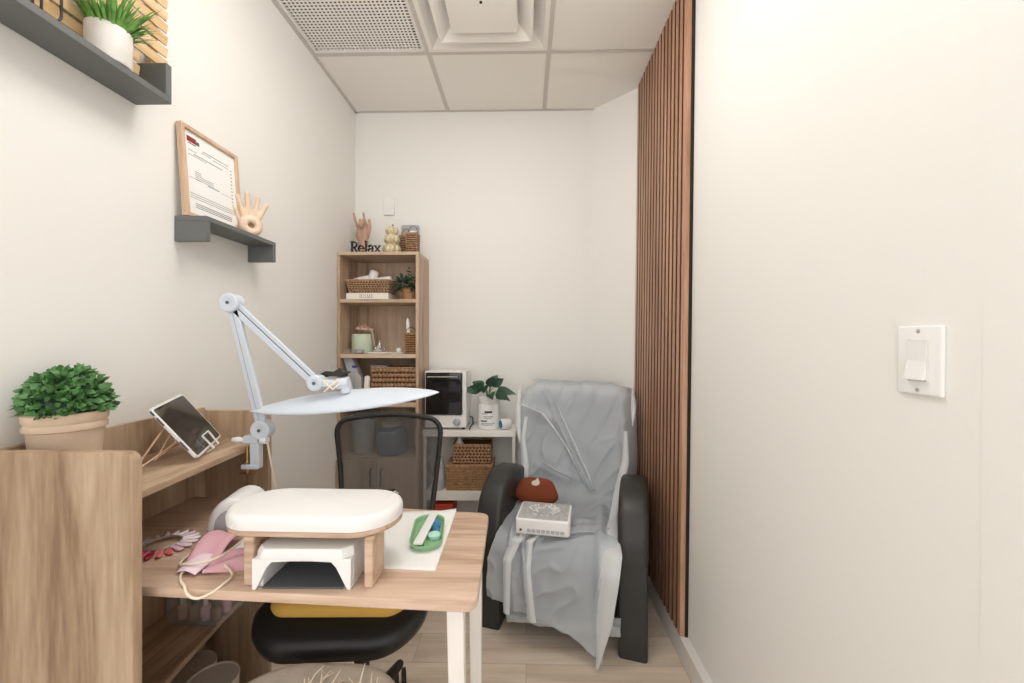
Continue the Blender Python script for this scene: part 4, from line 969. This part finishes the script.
for q, (xa, lb, an) in enumerate(((-.988, 'white roller leaning against the curved grey device', -.26), (-.918, 'upright white roller right of the curved grey device', .06))):
    m = MB(T(xa, 2.276, ZD+.0008) @ Matrix.Rotation(an, 4, 'Y') ); m.lathe([(.012, .006), (.0155, .008), (.0155, .145), (.011, .152), (.003, .154)], n=16)
    o = recentre(m.build('wax_roller', M['oat'])); tag(o, lb, 'roller', 'white rollers on the third shelf')
basket('wide_basket', 'wide dark brown woven basket on the third bookcase shelf', -.897, -.636, 2.29, 2.47, ZD+.0005, ZD+.198, 7, 12, M['wick'], M['wickd'])
o = recentre(MB().slab(rr(.10, .12, .01), 0, .012, .003, T(-.862, 2.37, ZD+.199)).build('folded_cloth', M['greycl'])); tag(o, 'small folded grey cloth on the edge of the wide woven basket', 'cloth')

# --- fourth shelf
ZE = .5855
r = thing('foot_bath', 'grey plastic tub with curled rim at the left of the fourth bookcase shelf', 'tub', (-.98, 2.38, ZE))
m = MB(); m.lathe([(.05, 0), (.056, .01), (.07, .20), (.078, .225), (.074, .235), (.066, .222), (.052, .02), (.003, .015)], (-.97, 2.375, ZE+.0005), 28); m.build('tub', M['grey'], r)
m = MB(); m.tube([(-.905, 2.33, ZE+.21), (-.885, 2.32, ZE+.235), (-.875, 2.31, ZE+.255), (-.85, 2.315, ZE+.262)], .010, 8); m.build('hose', M['dgrey'], r)
r = thing('blue_jar', 'slate blue lidded jar on the fourth bookcase shelf behind the chair mesh', 'jar', (-.80, 2.37, ZE))
m = MB(); m.lathe([(.075, 0), (.085, .01), (.09, .10), (.075, .14), (.05, .155), (.05, .165)], (-.80, 2.37, ZE+.0005), 28); m.build('body', M['bluegl'], r)
m = MB(); m.lathe([(.054, .162), (.056, .185), (.02, .20), (.006, .20), (.008, .22), (.002, .225)], (-.80, 2.37, ZE+.0005), 24); m.build('lid', M['silver'], r)

# ------------------------------------------------------------------ white cart table and what stands on it
r = thing('side_table', 'white two tier side table against the back wall', 'table', (-.31, 2.4, 0))
TX0, TX1, TY0, TY1 = -.600, -.057, 2.30, 2.515
MB().box(TX0, TX1, TY0, TY1, .70, .735).build('tabletop', M['whitem'], r, bevel=.002)
MB().box(TX0+.02, TX1-.02, TY0, TY1, .332, .382).build('lower_shelf', M['whitem'], r, bevel=.002)
for x in (TX0+.005, TX1-.022):
    for y in (TY0+.004, TY1-.02): MB().box(x, x+.017, y, y+.016, 0, .70).build('leg', M['whitem'], r, bevel=.001)
ZF = .7355
r = thing('mini_oven', 'white countertop cabinet with dark glass door on the side table', 'oven', (-.47, 2.41, ZF))
ox0, ox1, oy0, oy1, oz1 = -.590, -.348, 2.325, 2.50, 1.075
m = MB(); m.box(ox0, ox1, oy0, oy1, ZF+.012, ZF+.085); m.box(ox0, ox0+.012, oy0, oy1, ZF+.085, oz1); m.box(ox1-.024, ox1, oy0, oy1, ZF+.085, oz1); m.box(ox0+.012, ox1-.024, oy0, oy1, oz1-.014, oz1); m.box(ox0+.012, ox1-.024, oy1-.01, oy1, ZF+.085, oz1-.014)
m.build('housing', M['white'], r, bevel=.003)
d = MB().box(ox0+.006, ox1-.028, oy0-.010, oy0-.001, ZF+.09, oz1-.006).build('door', M['ovglass'], r, bevel=.002)
m = MB(); m.tube([(ox0+.02, oy0-.010, oz1-.03), (ox0+.022, oy0-.026, oz1-.03), (ox1-.045, oy0-.026, oz1-.03), (ox1-.043, oy0-.010, oz1-.03)], .004, 8); m.build('handle', M['chrome'], d)
m = MB(T(ox1-.055, oy0-.001, ZF+.045) @ Matrix.Rotation(PI/2, 4, 'X')); m.lathe([(.022, 0), (.022, .004), (.016, .006), (.015, .018), (.004, .019)], n=24); m.build('knob', M['grey'], r)
for x in (ox0+.02, ox1-.02):
    for y in (oy0+.02, oy1-.02):
        m = MB(); m.lathe([(.009, 0), (.011, .0125)], (x, y, ZF+.0002), 12); m.build('foot', M['black'], r)
m = MB(); m.tube([(ox1, oy1-.03, ZF+.05), (ox1+.02, oy1-.05, ZF+.05), (ox1+.028, oy1-.09, ZF+.02), (ox1+.016, oy1-.13, ZF+.006), (ox1+.02, oy0-.005, ZF+.005)], .004, 6); m.build('power_cord', M['black'], r)
r = thing('jar_plant', 'leafy green stem in a white lidded jar with printed label on the side table', 'potted plant', (-.222, 2.38, ZF))
m = MB(); m.lathe([(.058, 0), (.063, .005), (.063, .135), (.058, .148), (.055, .15)], (-.222, 2.38, ZF+.0005), 32); m.build('jar', M['jarbody'], r)
m = MB(); m.lathe([(.060, .15), (.0615, .153), (.0615, .183), (.058, .187), (.02, .187)], (-.222, 2.38, ZF+.0005), 32); m.build('lid', M['white'], r)
def jlab(z0, z1, a0, a1, rad, nm, mt):
    m = MB(); m.grid(lambda u, v: (-.222+rad*math.cos(a0+(a1-a0)*u), 2.38+rad*math.sin(a0+(a1-a0)*u), ZF+z0+(z1-z0)*v), 20, 2); return m.build(nm, mt, r)
jlab(.02, .128, math.radians(200), math.radians(330), .0638, 'label', M['paper'])
for z0, z1, a0, a1 in ((.098, .110, 245, 285), (.092, .095, 225, 262), (.075, .079, 238, 290), (.066, .069, 240, 280), (.048, .055, 222, 258), (.036, .039, 225, 300), (.028, .031, 225, 290)):
    jlab(z0, z1, math.radians(a0+8), math.radians(a1+8), .0642, 'print', M['ink'] if z1-z0 < .006 else M['inkd'])
m = MB(); rng = random.Random(8)
top = Vector((-.222, 2.38, ZF+.187))
lv = [((-.9, -.2, .35), .115), ((-.6, -.5, .55), .10), ((.15, -.4, .75), .115), ((.55, -.1, .8), .10), ((.9, -.2, .25), .115), ((.75, -.5, .05), .10), ((-.15, -.6, .4), .09), ((-.7, .2, .7), .09), ((.3, .2, .9), .10), ((.2, -.8, .1), .085)]
for d, L_ in lv:
    d = Vector(d).normalized(); st = top+d*.05+Vector((0, 0, .015)); m.leaf(st, d, L_*1.1, .06, .35, Vector((.1, -1.0, .45)), 6, .2, .62)
m.build('leaves', M['leafd'], r, smooth=60)
m = MB()
for d, L_ in lv: d = Vector(d).normalized(); m.tube([top+Vector((0, 0, -.02)), top+d*.02+Vector((0, 0, .02)), top+d*.055+Vector((0, 0, .014))], .0025, 5)
m.build('stems', M['leafg'], r)
r = thing('sample_roll', 'small white roll with a teal end beside the white jar', 'roll', (-.125, 2.34, ZF))
m = MB(T(-.122, 2.345, ZF+.031) @ RZ(.5) @ Matrix.Rotation(PI/2, 4, 'Y') ); m.lathe([(.012, -.03), (.028, -.03), (.03, -.026), (.03, .026), (.028, .03), (.012, .03)], n=22); m.build('roll', M['white'], r)
m = MB(T(-.122, 2.345, ZF+.031) @ RZ(.5) @ Matrix.Rotation(PI/2, 4, 'Y') ); m.lathe([(.022, -.0315), (.024, -.0305), (.012, -.0305), (.002, -.031)], n=22); m.build('end_disc', M['teal'], r)
ZG = .3825
rb, L, (wx, wy, h) = basket('lidded_basket', 'large flat woven basket at the bottom of the table stack', -.466, -.195, 2.32, 2.50, ZG+.0005, ZG+.135, 9, 20, M['wicko'], M['wick'], 0, 0, 'woven baskets under the side table', 'basket', False)
m = MB(L); m.slab(rr(2*wx+.008, 2*wy+.006, .008), h-.002, h+.012, .004); m.build('lid', M['wick'], rb)
basket('open_basket', 'smaller woven basket on top of the flat woven basket', -.435, -.205, 2.335, 2.48, ZG+.150, ZG+.262, 6, 12, M['wick'], M['wickd'], 0, .04, 'woven baskets under the side table')
m = MB(T(-.40, 2.40, ZG+.225)); m.lathe([(.02, 0), (.026, .03), (.012, .055), (.008, .075), (.002, .076)], n=16); o = recentre(m.build('dropper_bottle', M['white'])); tag(o, 'white bottle poking out of the smaller woven basket', 'bottle')
m = MB()
def bagf(u, v):
    a = 2*PI*u; rad = .036*(1-.35*v)+.012*noise.noise(Vector((3*math.cos(a), 3*math.sin(a), 4*v))); return (-.512+rad*math.cos(a)*.9, 2.37+rad*math.sin(a)*1.6, ZG+.001+.17*v+.012*noise.noise(Vector((u*6, v*5, 1)))*(v > 0))
m.grid(bagf, 30, 24, True); o = recentre(m.build('plastic_bag', M['bag'], smooth=70)); tag(o, 'crumpled clear plastic bag beside the baskets on the lower table shelf', 'bag')
r = thing('red_crate', 'red box on the floor under the side table', 'box', (-.50, 2.36, 0))
m = MB(); m.box(-.555, -.43, 2.32, 2.49, .0005, .28); m.build('body', M['redbox'], r, bevel=.004)
m = MB(); m.box(-.56, -.425, 2.318, 2.495, .28, .305); m.build('lid', M['redbox'], r, bevel=.004)

# ------------------------------------------------------------------ massage chair under a plastic sheet
CA = math.radians(-16); CM = T(.124, 1.655, 0) @ RZ(CA)
r = thing('massage_chair', 'black padded armchair with tall back beside the slat panel', 'armchair', (.124, 1.655, 0), CA)
r.rotation_euler = (0, 0, CA)
YZX = Matrix(((0, 0, 1, 0), (1, 0, 0, 0), (0, 1, 0, 0), (0, 0, 0, 1)))       # local (x,y,z)->(Y,Z,X)
ap = [(.0, .375), (.0, .43), (.010, .49), (.035, .545), (.08, .595), (.15, .628), (.23, .638), (.32, .628), (.42, .59), (.49, .52), (.50, .46), (.50, .375)]
lp = [(.0, .0), (.004, .374), (.50, .374), (.50, .0), (.40, .0), (.36, .12), (.14, .12), (.11, .0)]
for s in (-1, 1):
    x0_, x1_ = (.245, .365) if s > 0 else (-.365, -.245)
    m = MB(CM @ YZX); m.slab(ap, x0_, x1_, .026, None, 5); a_ = m.build('armrest', M['leath'], r, smooth=50)
    m = MB(CM @ YZX); m.slab([(0.002, 0.0005), (.006, .374), (.47, .374), (.47, .0005)], x0_+.004, x1_-.004, .012, None, 3); m.build('arm_base', M['leath'], r, smooth=50)
m = MB(CM); m.slab(rr(.48, .50, .05), .30, .424, .03, T(0, .215, 0), 4); m.build('seat', M['greyl'], r, smooth=50)
m = MB(CM); m.box(-.235, .235, .06, .44, .10, .30); m.build('seat_base', M['black'], r, bevel=.01)
# footrest panel in front of the seat base
m = MB(CM); m.slab(rr(.46, .055, .02), .12, .34, .02, T(-.0, .01, 0), 3); m.build('foot_rest', M['greyl'], r, smooth=50)
BK = CM @ T(0, .405, .43) @ Matrix.Rotation(math.radians(-15), 4, 'X')
bo = [(-.250, .0), (.240, .0), (.258, .2), (.262, .40)]+[(.182+.08*math.cos(t), .49+.08*math.sin(t)) for t in [PI/2*i/6 for i in range(7)]]+[(-.202+.08*math.cos(t), .49+.08*math.sin(t)) for t in [PI/2+PI/2*i/6 for i in range(7)]]+[(-.282, .40), (-.270, .2)]
m = MB(BK @ MXZ); m.slab(bo, .0, .13, .035, None, 5); m.build('backrest', M['greyl'], r, smooth=50)
# --- the plastic sheet
path = [(.670, .76), (.690, .88), (.680, .985), (.632, 1.018), (.570, 1.006), (.532, .95), (.487, .79), (.432, .60), (.392, .495), (.34, .452), (.22, .446), (.08, .446), (.0, .438), (-.045, .405), (-.058, .34), (-.062, .24), (-.066, .14)]
cum = [0]
for a, b in zip(path[:-1], path[1:]): cum.append(cum[-1]+math.hypot(b[0]-a[0], b[1]-a[1]))
def pat(s_):
    s_ = min(max(s_, 0), cum[-1]-1e-6)
    for i in range(len(path)-1):
        if s_ <= cum[i+1]:
            t = (s_-cum[i])/(cum[i+1]-cum[i]); a, b = path[i], path[i+1]
            return a[0]+(b[0]-a[0])*t, a[1]+(b[1]-a[1])*t
def pats(s_):
    ys = zs_ = 0
    for d in (-.03, -.015, 0, .015, .03): a = pat(s_+d); ys += a[0]/5; zs_ += a[1]/5
    return ys, zs_
S_top, S_cr, S_ft, S_end = cum[3], cum[8], cum[12], cum[-1]
ridges = []   # (x1,s1,x2,s2,width,height)
def ridge(x1, s1, x2, s2, w_, h_): ridges.append((x1, s1, x2, s2, w_, h_))
b0 = cum[4]; bl = cum[8]-cum[4]
ridge(-.17, b0+.08*bl, .10, b0+.98*bl, .016, .022); ridge(-.29, b0+.25*bl, -.05, b0+.40*bl, .030, .022); ridge(-.10, b0+.36*bl, .10, b0+.97*bl, .014, .018)
ridge(-.27, b0+.45*bl, -.23, b0+.95*bl, .02, .02); ridge(.24, b0+.15*bl, .27, b0+.9*bl, .024, .024); ridge(-.20, b0+.80*bl, .02, b0+.93*bl, .018, .012)
ridge(.18, b0+.3*bl, .15, b0+.6*bl, .03, .008); ridge(-.28, b0+.02*bl, .28, b0-.0*bl, .02, .008)
ridge(-.22, S_cr+.30, .20, S_cr+.26, .016, .010); ridge(-.18, S_ft+.02, .22, S_cr+.30, .014, .014); ridge(-.10, S_ft+.06, .22, S_ft-.04, .012, .012)
ridge(-.21, S_cr+.2, -.15, S_end, .012, .020); ridge(-.15, S_cr+.24, -.10, S_end-.06, .012, .018); ridge(-.05, S_cr+.22, -.14, S_ft+.06, .010, .012)
ridge(.16, S_cr+.1, .20, S_end, .02, .022)
def sheet_raw(x, s_):
    y, z_ = pats(s_); y2, z2 = pats(s_+.01); y1_, z1_ = pats(s_-.01)
    ty, tz = y2-y1_, z2-z1_; l = math.hypot(ty, tz) or 1; ny, nz = tz/l, -ty/l       # outward normal (front/up)
    if ny > 0 and s_ > S_top: pass
    h_ = .007+.012*noise.noise(Vector((x*7, s_*6, 2)))+.010*(1-abs(noise.noise(Vector((x*9+s_*5, s_*5-x*3, 5)))))**7+.003*noise.noise(Vector((x*26+s_*9, s_*16, 9)))
    for (xa, sa, xb, sb, w_, hh) in ridges:
        dx, ds = xb-xa, sb-sa; L2 = dx*dx+ds*ds; t = ((x-xa)*dx+(s_-sa)*ds)/L2
        tc = min(max(t, 0), 1); d = math.hypot(x-xa-tc*dx, s_-sa-tc*ds)
        if d < w_*3: h_ += hh*math.exp(-(d/w_)**2)*(.35+.65*math.sin(PI*min(max(tc, .08), .92)))
    return y, z_, ny, nz, h_
def hem(x):      # how far the sheet hangs in front, left short to right long
    q = (x+.276)/.47
    return .185-.07*q-.085*max(0, q-.5)/.5+.010*math.sin(17*x)
def sheetf(u, v):
    s_ = v*S_end
    if s_ < S_cr-.02: xl, xh = -.335-.006*math.sin(s_*14), .312+.006*math.sin(s_*11)
    elif s_ < S_ft:
        f = min(1, (s_-S_cr+.02)/.06); xl, xh = -.335+.085*f, .312-.066*f
    else:
        f = min(1, (s_-S_ft)/.12); xl, xh = -.25-.026*f, .246-.05*f
    if s_ < S_top+.12:      # rounded upper corners
        k = max(0, 1-abs(s_-S_top)/.12); xl += .045*k; xh -= .045*k
    x = xl+(xh-xl)*u
    if s_ > S_ft+.03:    # stretch the hanging front to its slanting hem
        f = (s_-S_ft-.03)/(S_end-S_ft-.03)
        y, z_, ny, nz, h_ = sheet_raw(x, s_)
        ztop = pats(S_ft+.03)[1]; z_ = ztop+(hem(x)-ztop)*f
        ny, nz = -1, 0
    else: y, z_, ny, nz, h_ = sheet_raw(x, s_)
    if ny > 0: ny, nz = -ny, -nz
    e = max(0, abs(2*u-1)-.78)/.22
    if S_top-.1 < s_ < S_cr-.02: y += .10*e*e
    if s_ < S_top: ny, nz = (1, .1)
    z_ -= .045*max(0, abs(2*u-1)-.6)**2/.16*max(0, 1-abs(s_-S_top)/.16)
    return CM @ Vector((x, y+ny*h_, z_+nz*h_))
r2 = thing('plastic_cover', 'thin translucent white plastic sheet draped over the padded armchair', 'plastic sheet', (.124, 1.655, 0), CA)
m = MB(); m.grid(sheetf, 130, 240); m.build('sheet', M['sheet'], r2, smooth=80)
def fold(pts, wd, tw=0):
    m = MB()
    P = [CM @ Vector(p) for p in pts]; n = len(P)
    def f(u, v):
        q = v*(n-1); i = min(int(q), n-2); t = q-i; p = P[i].lerp(P[i+1], t); w_ = wd[i]+(wd[i+1]-wd[i])*t
        ax = CM.to_3x3() @ Vector((1, -.25, .0)); 
        return p+ax*(u-.5)*w_+(CM.to_3x3() @ Vector((0, -1, .25)))*(.012*math.sin(PI*u)+.004*math.sin(9*v))
    m.grid(f, 9, 50); return m.build('fold', M['fold'], r2, smooth=80)
fold([(.262, .45, .80), (.262, .40, .66), (.235, .33, .55), (.215, .2, .462), (.22, .05, .455), (.228, -.05, .437), (.222, -.085, .36), (.205, -.09, .20), (.178, -.09, .015)], [.02, .035, .04, .03, .06, .08, .075, .06, .012])
fold([(-.262, .47, .84), (-.27, .43, .72), (-.25, .40, .60), (-.235, .37, .53)], [.02, .03, .045, .03])
fold([(-.11, .02, .453), (-.16, -.05, .432), (-.185, -.085, .36), (-.185, -.09, .15)], [.03, .05, .04, .03])
fold([(-.06, .03, .452), (-.10, -.05, .432), (-.10, -.085, .34), (-.08, -.09, .14)], [.02, .03, .03, .04])
def surf(x, s_, off=.006):
    y, z_, ny, nz, h_ = sheet_raw(x, s_)
    if ny > 0: ny, nz = -ny, -nz
    return (x, y+ny*(h_+off), z_+nz*(h_+off))
def sheet_highlight(pts, wd, n=10):  # whiter strips put the bright crests and rims into the colour
    P = []; W = []
    for (a, b), (wa, wb) in zip(zip(pts[:-1], pts[1:]), zip(wd[:-1], wd[1:])):
        for k in range(n): t = k/n; P.append(surf(a[0]+(b[0]-a[0])*t, a[1]+(b[1]-a[1])*t)); W.append(wa+(wb-wa)*t)
    return fold(P, W)
sheet_highlight([(-.13, b0+.10*bl), (.0, b0+.56*bl), (.085, b0+.86*bl), (.115, b0+.99*bl)], [.004, .016, .014, .004])
sheet_highlight([(-.31, b0+.22*bl), (-.17, b0+.31*bl), (-.03, b0+.62*bl), (.08, b0+.96*bl)], [.03, .022, .014, .004])
sheet_highlight([(-.315, b0+.05*bl), (-.318, b0+.22*bl), (-.312, b0+.45*bl), (-.285, b0+.62*bl)], [.006, .034, .034, .008])
sheet_highlight([(.292, b0+.02*bl), (.298, b0+.20*bl), (.295, b0+.40*bl)], [.005, .028, .006])
sheet_highlight([(-.27, b0-.02), (-.1, b0-.035), (.1, b0-.035), (.26, b0-.02)], [.01, .022, .03, .012])
sheet_highlight([(-.16, b0+.76*bl), (-.05, b0+.86*bl), (.05, b0+.90*bl)], [.004, .018, .004])
sheet_highlight([(-.17, S_ft+.06), (-.02, S_ft-.01), (.17, S_ft-.05)], [.004, .014, .003])
sheet_highlight([(-.03, S_cr+.20), (-.12, S_ft-.01), (-.15, S_ft+.03)], [.004, .010, .012])
sheet_highlight([(.04, S_cr+.22), (-.07, S_ft-.01), (-.12, S_ft+.05)], [.004, .009, .010])
# crumpled sheet end tucked under the footrest
m = MB()
def crump(u, v):
    x = -.20+.46*u; a = PI*1.15*v-.3
    return CM @ Vector((x, .0-.045*math.sin(a)+.012*noise.noise(Vector((x*18, v*6, 3))), .125-.055*v+.03*noise.noise(Vector((x*12, v*4, 8)))+.03*u))
m.grid(crump, 60, 14); m.build('tucked_end', M['sheet'], r2, smooth=80)

# brown pumpkin cushion and white boxed device on the seat
PM = T(.044, 1.905, .455) @ RZ(math.radians(-14)) @ Matrix.Rotation(math.radians(-18), 4, 'X')
r = thing('pumpkin_cushion', 'rust brown scalloped cushion with beige leaf at the seat back corner', 'cushion', (.038, 1.9, .48))
m = MB(PM); rs = []
def lob(t): return 1+.05*math.cos(5*t+PI/2)
for q in range(13):
    b = -PI/2+PI*q/12; c_ = max(.02, math.cos(b)**.75 if math.cos(b) > 0 else .02)
    rs.append([(.106*c_*lob(t)*math.cos(t), .034*math.sin(b), .073+.070*c_*lob(t)*math.sin(t)) for t in [2*PI*j/48 for j in range(48)]])
m.rings(rs); m.build('pad', M['brown'], r, smooth=80)
m = MB(PM); lf = [(-.020, .0), (-.012, -.010), (.004, -.012), (.018, -.006), (.022, .006), (.016, .012), (.012, .024), (.004, .022), (.0, .014), (-.012, .010)]
m.slab([(x, .115+z) for x, z in lf], -.037, -.028, .001, MXZ); m.build('leaf', M['beige'], r)
r = thing('white_device', 'white boxy device with grey patterned top lying on the covered seat', 'device', (.07, 1.74, .485))
WM = T(.080, 1.715, .462) @ RZ(math.radians(-10)) @ Matrix.Rotation(math.radians(1.5), 4, 'X')
m = MB(WM); m.slab(rr(.225, .175, .014, 5), 0, .062, .006); m.build('case', M['white'], r, smooth=50)
m = MB(WM); m.slab(rr(.205, .155, .010, 5), .0615, .0635, .0005); m.build('top_panel', M['pgrey'], r)
m = MB(WM); rng = random.Random(6)
for i in range(60):
    a = rng.uniform(0, 2*PI); q = rng.uniform(.02, .058); m.leaf((q*math.cos(a)*1.1, q*math.sin(a)*.95, .0637), (math.cos(a+rng.uniform(-1, 1)), math.sin(a+rng.uniform(-1, 1)), .12), .018, .010, 0, Vector((0, 0, 1)), 3, .2, .7)
m.build('flower_print', M['white'], r)
m = MB(WM)
for i in range(8): m.box(-.062+.0195*i, -.046+.0195*i, -.0885, -.086, .010, .024)
m.build('front_keys', M['grey'], r, bevel=.0008)
m = MB(WM @ T(-.088, -.0872, .018) @ Matrix.Rotation(PI/2, 4, 'X')); m.lathe([(.0055, 0), (.0055, .0018), (.001, .002)], n=14); m.build('jack', M['dgrey'], r)
